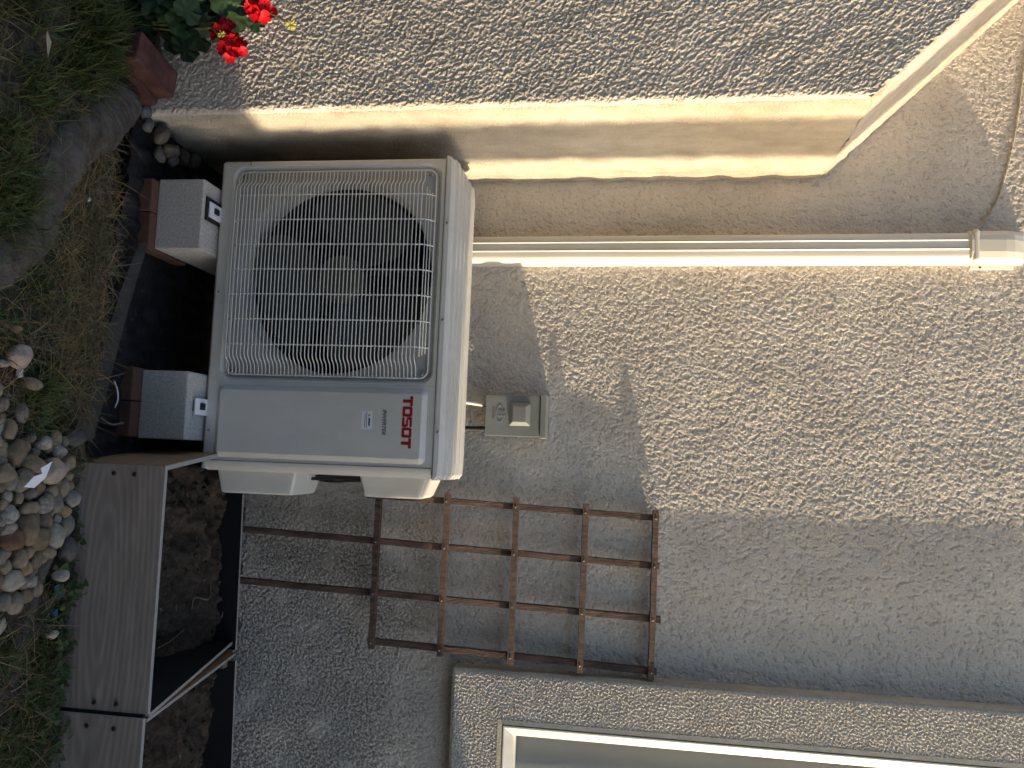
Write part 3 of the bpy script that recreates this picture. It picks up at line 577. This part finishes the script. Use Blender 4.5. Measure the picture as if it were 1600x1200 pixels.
for (a, b) in CBP:       # one nail head where each upright meets a crossbar
    for (c_, d_) in VTP:
        t_ = (a[2]-c_[2])/(d_[2]-c_[2])
        if 0 < t_ < 1:
            x_ = c_[0]+(d_[0]-c_[0])*t_; u_ = (x_-a[0])/(b[0]-a[0])
            if -.01 < u_ < 1.01: screw(x_, a[1]+(b[1]-a[1])*u_-.0095, a[2]+(b[2]-a[2])*u_, .0026, tr, MATS['screw_steel'], 'nail')
# ================================================================== PLANK BED
bd = thing('plank_bed', (.05, -.725, 0), 'raised bed edged with grey brown laminate planks screwed together, holding dark soil', 'raised bed')
def plank(a, b, za, zb, th, mats, name='plank', bot=-.03):
    """upright board from a to b (plan), top heights za, zb; mats = (outer, core, inner)"""
    a, b = np.array(a, float), np.array(b, float); d = (b-a)/np.linalg.norm(b-a); nr = np.array((d[1], -d[0]))   # outer = right of travel
    V = []
    for p, zt in ((a, za), (b, zb)):
        for off in (0, -th):
            q = p+nr*off; V += [(q[0], q[1], bot), (q[0], q[1], zt)]
    F = [[0, 4, 5, 1], [2, 3, 7, 6], [1, 5, 7, 3], [0, 2, 6, 4], [0, 1, 3, 2], [4, 6, 7, 5]]
    return mk(name, V, F, mats, bd, midx=[0, 2, 1, 1, 1, 1])
p1 = plank((.046, -.725), (.606, -.722), .2255, .2265, .011, (PLANK, CORE, PBLACK)); p1['label'] = 'long front plank with two screws at each end'
p2 = plank((.615, -.730), (1.75, -.724), .2215, .2230, .011, (PLANK, CORE, PBLACK))
p3 = plank((-.026, -.06), (.0445, -.7235), .16, .2250, .011, (PLANKB, CORE, PBLACK)); p3['label'] = 'side plank with its tan underside facing the heat pump'
plank((.575, -.125), (.6075, -.7085), .125, .2235, .009, (PBLACK, CORE, PLANKB)); plank((.607, -.125), (.6195, -.7115), .138, .2200, .008, (PLANKB, CORE, PBLACK))
plank((.03, -.122), (.60, -.122), .122, .135, .010, (PBLACK, CORE, PBLACK)); plank((.632, -.122), (1.75, -.122), .137, .172, .010, (PBLACK, CORE, PBLACK))
mk('joint_tongue', *boxVF(.6062, .6148, -.7215, -.7150, 0, .216), PBLACK, bd)
box('stake', (.626, .650, -.712, -.690, -.02, .195), CORE if False else TWIG, bd, .002); box('stake', (.618, .650, -.150, -.1245, 0, .115), TWIG, bd, .003)
for x, z in ((.067, .098), (.067, .150), (.588, .095), (.588, .150), (.640, .085), (.641, .152)):
    screw(x, -.7265 if x < .61 else -.7305, z, .0052, bd, mat('screw_rust', (.03, .014, .010), .7, .3, 60) if 'screw_rust' not in MATS else MATS['screw_rust'], 'screw')
# roots and clods in the bed
for i, pts in enumerate(([(.56, -.10), (.60, -.13), (.63, -.11), (.61, -.08)], [(.40, -.16), (.44, -.20), (.43, -.25), (.46, -.27)], [(.46, -.07), (.50, -.13), (.52, -.10)], [(.52, -.25), (.55, -.28), (.56, -.33)])):
    zc = [gz(x, y)+.008 for x, y in pts]; P = catmull([(x, y, z) for (x, y), z in zip(pts, zc)], 8)
    lab = ('curled bare root loop on the soil beside the wall', 'crooked root lying on the soil in mid bed', 'thin root touching the black strip at the wall', 'short root on the soil near the divider boards')[i]
    tag(tube('root', P, .0022, TWIG, None, 6), lab, 'root', 'roots on the soil of the bed')
cl = []
for i in range(500):
    x = random.uniform(.07, 1.2); y = random.uniform(-.70, -.04); r = random.choice((.0025, .003, .004, .005, .007)); z = gz(x, y)+r*.35
    bm = bmesh.new(); bmesh.ops.create_icosphere(bm, subdivisions=1, radius=r)
    for v in bm.verts: v.co *= random.uniform(.65, 1.25)
    bmesh.ops.translate(bm, vec=(x, y, z), verts=bm.verts); bm.verts.index_update(); cl.append(bm_arrays(bm)); bm.free()
V, F = [], []
for v, f in cl:
    n = len(V); V += v; F += [[i+n for i in q] for q in f]
tag(mk('soil_clods', V, np.array(F), SOIL, None, False), 'loose dark soil crumbs in the plank bed', 'soil', kind='stuff')
# ================================================================== RED BRICKS BY THE CHIMNEY
def brick(cx, cy_, cz, ang_, lab, tilt=0):
    M = Matrix.Translation((cx, cy_, cz)) @ Matrix.Rotation(ang_, 4, 'Z') @ Matrix.Rotation(tilt, 4, 'Y')
    tag(box('brick', (-.038, .038, -.085, .085, -.022, .022), REDBRICK, None, .004, M=M, origin=(cx, cy_, cz-.022)), lab, 'brick', 'red bricks beside the chimney')
brick(-.955, -.662, .024, -.40, 'dark red brick lying on the ground under another at the chimney corner')
brick(-.957, -.672, .0690, -.16, 'dark red brick laid on top of another at the chimney corner', .02)
# ================================================================== STONES
base_rocks = []
for k in range(12):
    bm = bmesh.new(); bmesh.ops.create_icosphere(bm, subdivisions=3, radius=1); g = random.Random(100+k)
    dirs = [(Vector((g.gauss(0, 1), g.gauss(0, 1), g.gauss(0, 1))).normalized(), g.uniform(.62, .95)) for _ in range(9)]
    ph = [g.uniform(0, 6) for _ in range(6)]
    for v in bm.verts:
        p = v.co.copy()
        for d_, h_ in dirs:
            e_ = p.dot(d_)-h_
            if e_ > 0: p -= d_*e_*.80
        p *= 1+.035*math.sin(4*p.x+ph[0])*math.sin(4.5*p.y+ph[1])+.02*math.sin(9*p.z+ph[2]+3*p.x)
        v.co = p
    me = bpy.data.meshes.new('pebble'); bm.to_mesh(me); bm.free(); me.polygons.foreach_set('use_smooth', [True]*len(me.polygons)); base_rocks.append(me)
def rock(name, x, y, z, rx, rz, kind_, lab, cat, grp, seed):
    g = random.Random(seed); me = base_rocks[seed % 12].copy(); me.materials.append(ROCKM[kind_])
    me.transform(Matrix.Translation((0, 0, 0)) @ Matrix.Rotation(g.uniform(-.35, .35), 4, 'Y') @ Matrix.Diagonal((rx*1.05, max(rz, rx*.7)*1.02, rz*1.02, 1)) @ Matrix.Rotation(g.uniform(0, 6.28), 4, (g.random(), g.random(), g.random()+.1)))
    o = bpy.data.objects.new(name, me); COL.objects.link(o); o.location = (x, y, z); return tag(o, lab, cat, grp)
CN = {'t': 'tan', 'g': 'grey', 'p': 'pale', 'b': 'brown', 'd': 'dark slate', 's': 'speckled grey', 'k': 'pinkish pale', 'l': 'bluish', 'y': 'golden tan', 'o': 'orange brown', 'r': 'rust brown'}
special = {16: 'large pinkish pale pebble beside the white paper scrap', 12: 'dark slate pebble at the corner of the fabric and planks', 26: 'bluish pebble touching the front plank', 35: 'small bluish pebble in the middle of the pile', 36: 'largest brown pebble in the middle of the pile', 41: 'rust brown flat pebble half under a grey one', 44: 'dark slate pebble resting against the long plank', 52: 'pale pebble alone between edging strip and plank', 53: 'round pale grey pebble at the right end of the pile', 62: 'large pinkish oval pebble alone in the grass left of the pile', 66: 'long pale pebble in the weeds beside the long plank', 65: 'orange brown pebble left of the oval pale pebble', 61: 'pale pebble alone in the grass right of the pile', 33: 'small golden tan pebble next to the front plank', 51: 'golden tan pebble beside the round pale grey one', 0: 'tan pebble with an orange top, left of the pile in grass'}
def peb_label(x, y, r, k):
    size = 'half buried' if r < .006 else 'small' if r < .0145 else 'medium' if r < .0205 else 'large'
    where = 'left end' if x < .03 else 'left half' if x < .10 else 'middle' if x < .17 else 'right half' if x < .24 else 'right end'
    row = 'nearest the plank' if y > -.82 else 'in upper rows' if y > -.88 else 'in lower rows' if y > -.945 else 'far from the plank'
    return '%s %s pebble, %s of the pile, %s' % (size, CN[k], where, row)
for i, (x, y, z, rx, rz, k) in enumerate(PEB):
    if i in special: rock('pebble', x, y, z, rx, rz, k, special[i], 'pebble', 'river pebbles by the plank bed', i)
    else: rock('pebble', x, y, z, rx, rz, k, peb_label(x, y, rx, k), 'pebble', 'river pebbles by the plank bed', i)
for i in range(42):     # lower layer filling the gaps of the pile
    x = random.uniform(-.01, .33); y = random.uniform(-1.0, -.80-.25*max(0, x-.15)); r = random.uniform(.009, .015); k = random.choice('tgbtg')
    rock('pebble', x, y, gz(x, y)+r*.5, r*1.2, r, k, peb_label(x, y, .005, k), 'pebble', 'river pebbles by the plank bed', 200+i)
SL_ = ('pale bluish stone at the foot of the chimney corner', 'larger bluish stone at the foot of the chimney corner', 'tan stone on the fabric beside the chimney', 'grey upright stone on the fabric between chimney and block', 'tan stone at the middle of the small heap by the chimney', 'grey stone next to the heap by the chimney', 'brown stone behind the heap along the chimney side', 'rear brown stone under the heat pump by the chimney')
for i, (x, y, z, rx, rz, k) in enumerate(STN): rock('stone', x+.012 if i > 1 else x, y, z+.012, rx, rz, k, SL_[i], 'stone', 'stones beside the chimney', 300+i).data.materials[0] = SHADEM[k]
# ================================================================== LITTER
tag(mk('paper_scrap', [(.040, -.925, .088), (.055, -.945, .078), (.066, -.942, .080), (.072, -.955, .072), (.094, -.968, .062), (.096, -.948, .070), (.074, -.932, .082)], [[0, 1, 2, 6], [2, 3, 5, 6], [3, 4, 5]], PAPER, None), 'torn white paper scrap on top of the pebbles', 'paper')
bpy.context.view_layer.update()
tag(tube('white_strip', catmull([(-.158, -.640, .020), (-.135, -.648, .036), (-.112, -.640, .034), (-.093, -.625, .018)], 8), .0018, PAPER, None, 6), 'thin white plastic strip lying on the black fabric', 'plastic strip')
tag(tube('twig', catmull([(-.065, -.66, .006), (-.05, -.63, .014), (-.055, -.59, .02)], 6), .003, TWIG, None, 6), 'short grey twig on the fabric beside the right pavers', 'twig')
for i, (x, y, a_) in enumerate(((.335, -.785, .3), (.385, -.779, .0))):
    M = Matrix.Translation((x, y, gz(x, y)+.012)) @ Matrix.Rotation(a_, 4, 'Z') @ Matrix.Rotation(.5, 4, 'X')
    tag(box('blue_scrap', (-.016 if i == 0 else -.009, .016 if i == 0 else .009, -.006, .006, -.001, .001), BLUE, None, 0, M=M), ('longer blue plastic scrap in the weeds beside the plank', 'shorter blue plastic scrap in the weeds beside the plank')[i], 'plastic scrap')
V, F = tubeVF([(-.568, -.803, .020), (-.568, -.803, .030), (-.568, -.803, .033)], [.006, .006, .004], 10); tag(mk('clear_cap', V, F, SCREW, None, True), 'tiny shiny cap lying on the dry grass', 'cap')
tag(mk('dry_leaf', [(-.875, -1.0, .042), (-.85, -.993, .050), (-.815, -.992, .044), (-.85, -1.004, .046)], [[0, 1, 2, 3]], mat('pale_dry_leaf', (.36, .33, .24), .8, .1, 30), None), 'pale dry leaf blade on the grass near the bricks', 'leaf')
tag(mk('white_chip', *boxVF(-.165, -.133, -.966, -.955, .016, .026, .003), PAPER, None), 'small white chip beside the oval pinkish pebble', 'chip')
V, F = [], []; gq = random.Random(3)
for i in range(150):
    if i < 70: x, y = gq.uniform(-.5, .0), gq.uniform(-.66, -.2); z = .004
    else: x, y = gq.uniform(.08, 1.1), gq.uniform(-.6, -.15); z = gz(x, y)+.006
    L_ = gq.uniform(.002, .006) if i < 70 else gq.uniform(.003, .010); th = gq.uniform(0, 3.1); w_ = L_*gq.uniform(.15, .5); n0 = len(V)
    V += [(x-L_*math.cos(th), y-L_*math.sin(th), z+gq.uniform(0, .006)), (x+w_*math.sin(th), y-w_*math.cos(th), z+.003), (x+L_*math.cos(th), y+L_*math.sin(th), z+gq.uniform(0, .006)), (x-w_*math.sin(th), y+w_*math.cos(th), z+.002)]; F.append([n0, n0+1, n0+2, n0+3])
tag(mk('leaf_litter', V, np.array(F), mat('litter', (.06, .05, .03), .9, .4, 90, col2=(.17, .15, .11)), None), 'tiny bits of dry leaf scattered over fabric and soil', 'litter', kind='stuff')
# ================================================================== GERANIUM
ger = thing('geranium', (-1.17, -.66, 0), 'red flowering geranium with dark green round leaves in front of the chimney', 'plant')
def leafVF(c_, nrm, r, g):
    nrm = Vector(nrm).normalized(); a = nrm.orthogonal().normalized(); a = Matrix.Rotation(g.uniform(0, 6.28), 3, nrm) @ a; b = nrm.cross(a); V = [Vector(c_)-nrm*r*.16]; n = 28; F = []
    for ring_ in (.55, 1.0):
        for k in range(n):
            th = 2*math.pi*k/n; rr_ = r*ring_*(1+.07*math.cos(th*7)*ring_+.02*math.cos(th*14))*(1-.5*ring_*max(0, math.cos(th-math.pi))**8)
            V.append(Vector(c_)+a*rr_*math.cos(th)+b*rr_*math.sin(th)+nrm*r*(.10*ring_*math.cos(th*7+1)*ring_-.10*(1-ring_)))
    for k in range(n): F.append([0, 1+k, 1+(k+1) % n]); F.append([1+k, 1+n+k, 1+n+(k+1) % n, 1+(k+1) % n])
    return V, F
g = random.Random(5)
spots = []
for i in range(120):
    x = g.uniform(-1.48, -1.06); z = g.uniform(.02, .30); y = g.uniform(-.76, -.59)
    if x > -1.10 and z > .17: continue
    spots.append((x, y, z, g.uniform(.026, .046)))
spots += [(g.uniform(-1.20, -1.06), g.uniform(-.75, -.60), g.uniform(.0, .19), g.uniform(.028, .042)) for _ in range(70)]+[(g.uniform(-1.25, -1.11), g.uniform(-.68, -.60), g.uniform(.15, .30), g.uniform(.028, .04)) for _ in range(16)]+[(g.uniform(-1.35, -1.10), g.uniform(-.84, -.72), g.uniform(.01, .13), g.uniform(.028, .042)) for _ in range(36)]
spots += [(-1.045, -.64, .10, .040), (-1.055, -.63, .165, .042), (-1.02, -.635, .135, .036), (-1.085, -.66, .06, .04), (-1.045, -.67, .035, .036), (-1.10, -.60, .31, .024), (-1.075, -.62, .20, .038), (-1.13, -.66, .25, .04)]
for i, (x, y, z, r) in enumerate(spots):
    n_ = (g.uniform(-.4, .6), g.uniform(-1, -.3), g.uniform(.2, 1.0)); V, F = leafVF((x, y, z), n_, r, g)
    o = mk('leaf', V, F, LEAF, ger, True); t_ = g.uniform(.6, 1.5)
    ca = o.data.color_attributes.new('tint', 'FLOAT_COLOR', 'POINT'); ca.data.foreach_set('color', [t_, t_*g.uniform(.9, 1.1), t_*.9, 1]*len(o.data.vertices))
for i in range(26):
    x = g.uniform(-1.35, -1.08); tube('stem', catmull([(x, -.66, -.01), (x+g.uniform(-.04, .04), -.66, .1), (x+g.uniform(-.06, .06), g.uniform(-.72, -.62), g.uniform(.15, .28))], 5), .003, STEM, ger, 6)
def floret(c_, nrm, r, g):
    nrm = Vector(nrm).normalized(); a = nrm.orthogonal().normalized(); b = nrm.cross(a); V, F = [], []; t0 = g.uniform(0, 6)
    for p in range(5):
        th = t0+p*2*math.pi/5; d_ = a*math.cos(th)+b*math.sin(th); s_ = nrm.cross(d_); n0 = len(V)
        lf = g.uniform(.05, .5)
        for (t, wd) in ((.05, .10), (.4, .36), (.75, .46), (.95, .30)):
            for sgn in (-1, 0, 1): V.append(Vector(c_)+d_*r*t+s_*r*wd*sgn+nrm*r*(lf*t*t+.12*abs(sgn)*t+g.uniform(-.04, .04)))
        for i in range(3):
            for k in range(2): F.append([n0+i*3+k, n0+i*3+k+1, n0+i*3+3+k+1, n0+i*3+3+k])
    return V, F
def head(cx, cz, y, hw, hh, n, nm):
    V, F = [], []
    for i in range(n):
        th = g.uniform(0, 6.28); q = math.sqrt(g.random()); dx, dz = hw*q*math.cos(th), hh*q*math.sin(th)
        V, F = join((V, F), floret((cx+dx, y-.02*(1-q)+g.uniform(-.012, .012), cz+dz), (dx/hw*.9+g.uniform(-.3, .3), -1, dz/hh*.7+g.uniform(-.2, .5)), g.uniform(.013, .020), g))
    mk(nm, V, F, PETAL, ger, True)
head(-1.060, .235, -.625, .030, .030, 14, 'flower_head'); head(-1.015, .268, -.632, .026, .026, 13, 'flower_head'); head(-1.105, .185, -.62, .016, .012, 5, 'flower_head'); head(-1.128, .333, -.625, .028, .034, 22, 'flower_head'); head(-1.215, .09, -.74, .015, .015, 4, 'flower_head')
tube('flower_stem', catmull([(-1.12, -.64, .14), (-1.09, -.645, .18), (-1.055, -.645, .225), (-1.02, -.635, .25)], 6), .0022, STEM, ger, 6)
tube('flower_stem', catmull([(-1.15, -.64, .18), (-1.13, -.63, .29), (-1.11, -.625, .36), (-1.083, -.62, .405)], 6), .0018, STEM, ger, 6)
def bud(x, y, z, r, n):
    V, F = [], []
    for i in range(n):
        d_ = Vector((g.gauss(0, 1), g.gauss(0, 1), g.gauss(0, 1))).normalized()
        V, F = join((V, F), tubeVF([Vector((x, y, z))+d_*r*.15, Vector((x, y, z))+d_*r*.6, Vector((x, y, z))+d_*r], [.0012, .0030, .0010], 6))
    mk('bud', V, F, BUD, ger, True)
bud(-1.083, -.62, .412, .016, 16); bud(-1.043, -.655, .247, .012, 14)
# ================================================================== GRASS
def blades(name, pts, mat_, label, seed, curl=1.0):
    g = np.random.default_rng(seed); P = np.array(pts); n = len(P)     # x, y, h, w, lean
    x, y, h, wd, ln = P.T; z = np.array([gz(a, b) for a, b in zip(x, y)])-.004
    th = g.uniform(0, 2*np.pi, n); dx, dy = np.cos(th), np.sin(th); ps = th+np.pi/2+g.normal(0, .4, n); wx, wy = np.cos(ps)*wd/2, np.sin(ps)*wd/2
    V = np.zeros((n, 7, 3))
    for k, (t, ws) in enumerate(((0, 1), (.4, .9), (.75, .6))):
        ox, oy = dx*ln*h*t**1.8, dy*ln*h*t**1.8; oz = h*(t-curl*.35*np.clip(ln, 0, 2)*t*t)
        V[:, 2*k] = np.stack([x+ox-wx*ws, y+oy-wy*ws, z+oz], 1); V[:, 2*k+1] = np.stack([x+ox+wx*ws, y+oy+wy*ws, z+oz], 1)
    V[:, 6] = np.stack([x+dx*ln*h, y+dy*ln*h, z+h*(1-curl*.35*np.clip(ln, 0, 2))], 1)
    V[:, :, 2] = np.maximum(V[:, :, 2], z[:, None]+.002)
    b = np.arange(n)[:, None]*7
    T = np.concatenate([b+np.array([q]) for q in ([0, 1, 3], [0, 3, 2], [2, 3, 5], [2, 5, 4], [4, 5, 6])], 0)
    o = mk(name, V.reshape(-1, 3), T, mat_, None, True); c = np.ones((n, 7, 4)); tt = g.uniform(.45, 1.7, n); hue = g.uniform(.75, 1.45, n)
    c[:, :, 0] = (tt*hue)[:, None]; c[:, :, 1] = tt[:, None]; c[:, :, 2] = (tt*g.uniform(.7, 1.2, n))[:, None]
    ca = o.data.color_attributes.new('tint', 'FLOAT_COLOR', 'POINT'); ca.data.foreach_set('color', c.reshape(-1).astype(np.float32))
    return tag(o, label, 'grass', kind='stuff')
g = np.random.default_rng(77); green, dry = [], []
tufts = [(-.955, -.80, .09, 900, .10), (-1.06, -.86, .10, 700, .09), (-.86, -.86, .08, 450, .07), (-.50, -1.02, .10, 900, .07), (-.42, -1.06, .08, 500, .06), (-.62, -1.06, .08, 400, .06), (-.08, -.90, .07, 450, .05), (-.05, -.80, .05, 260, .04), (-.14, -.88, .06, 260, .045),
         (.50, -.80, .09, 900, .04), (.58, -.80, .08, 800, .04), (.44, -.79, .05, 350, .035), (.70, -.83, .09, 500, .04), (.66, -.92, .08, 400, .04), (.44, -.93, .06, 320, .045), (-.23, -1.05, .06, 200, .05), (.80, -.80, .08, 400, .04), (-1.15, -.95, .1, 600, .08), (-.75, -.98, .07, 350, .06), (-.33, -.93, .06, 200, .04), (-.95, -1.05, .09, 500, .07), (.33, -.78, .03, 160, .03)]
def ok(x, y):
    if y > -.728 and x > .03: return False
    if x < .03 and y > -.700-.03*math.sin((x+.3)*3): return False
    return not (x > -1.15 and x < -.88 and y > -.70)
for (x, y, r, n, h) in tufts:
    for _ in range(n):
        a, b = x+g.normal(0, r*.45), y+g.normal(0, r*.42)
        if ok(a, b): green.append((a, b, h*g.uniform(.4, 1.15), g.uniform(.0016, .0034), g.uniform(.15, 1.1)))
for _ in range(13000):
    a, b = g.uniform(-1.9, 1.7), g.uniform(-1.6, -.68)
    if ok(a, b): green.append((a, b, g.uniform(.015, .045), g.uniform(.0014, .0028), g.uniform(.4, 1.6)))
for _ in range(19000):
    a, b = g.uniform(-1.9, 1.7), g.uniform(-1.6, -.66)
    if ok(a, b) and not (a > 0 and a < .36 and b > -1.02) and not (a < -.65 and g.random() < .55): dry.append((a, b, g.uniform(.02, .075), g.uniform(.0011, .0022), g.uniform(.9, 2.6)))
for _ in range(3500):
    a, b = g.normal(-.40, .20), g.normal(-.775, .05)
    if ok(a, b): dry.append((a, b, g.uniform(.02, .06), g.uniform(.0010, .0020), g.uniform(.8, 2.4)))
blades('green_grass', green, GRASS, 'green grass growing in tufts along the bottom of the yard', 81)
blades('dry_grass', dry, STRAW, 'dry yellow brown grass matted over the dirt', 82)
# clover by the plank
V, F = [], []; gg = random.Random(9)
for i in range(240):
    x = gg.gauss(.50, .12); y = -.735-abs(gg.gauss(0, .035)); z = gz(x, y)+gg.uniform(.008, .035); r = gg.uniform(.004, .009)
    nrm = Vector((gg.gauss(0, .5), -.4+gg.gauss(0, .4), 1)).normalized(); a = nrm.orthogonal().normalized(); b = nrm.cross(a); n0 = len(V); V.append(Vector((x, y, z)))
    for k in range(9):
        th = 2*math.pi*k/9; q = r*(1+.35*math.cos(3*th)); V.append(Vector((x, y, z))+a*q*math.cos(th)+b*q*math.sin(th)+nrm*r*.15)
    F += [[n0, n0+1+k, n0+1+(k+1) % 9] for k in range(9)]
tag(mk('clover', V, np.array(F), LEAFY, None, True), 'small clover leaves growing along the foot of the long plank', 'clover', kind='stuff')
# ================================================================== BEYOND THE FRAME: unseen fence and pole added at right to shade the yard
fn = thing('shade_fence', (4.0, -2.5, 0), 'unseen low wooden board fence added beyond the window to cast shade', 'fence')
for k in range(36): box('shade_fence_board', (4.0, 4.02, -.10-k*.142-.138, -.10-k*.142, 0, 1.60 if k < 6 else 1.46), SHADE_FENCEW, fn, .003)
for z_ in (.3, 1.15): box('shade_fence_rail', (4.0225, 4.06, -5.2, -.1, z_, z_+.09), SHADE_FENCEW, fn, .003)
pl = thing('shade_pole', (6.0, -1.165, 0), 'unseen tall wooden pole added beyond the fence to cast a shadow band', 'pole')
mk('shade_pole_shaft', *tubeVF([(6.0, -1.165, -.1), (6.0, -1.165, 6.5)], [.135, .130], 20), SHADE_POLEW, pl, True)
mk('shade_pole_crossarm', *boxVF(5.93, 6.02, -1.9, -.25, 5.9, 6.02), SHADE_POLEW, pl)
nb = thing('neighbour_house', (-1, -4.2, 0), 'neighbouring house wall facing the yard from behind the viewpoint', 'house')
mk('neighbour_wall', *boxVF(-9, 3.0, -6.5, -4.2, -.1, 3.1), NEIGH, nb)
mk('roof', [(-9.3, -3.75, 3.05), (3.3, -3.75, 3.05), (3.3, -6.5, 4.5), (-9.3, -6.5, 4.5), (-9.3, -3.75, 3.12), (3.3, -3.75, 3.12), (3.3, -6.5, 4.57), (-9.3, -6.5, 4.57)], [[3, 2, 1, 0], [4, 5, 6, 7], [0, 1, 5, 4], [1, 2, 6, 5], [2, 3, 7, 6], [3, 0, 4, 7]], ROOFM, nb)
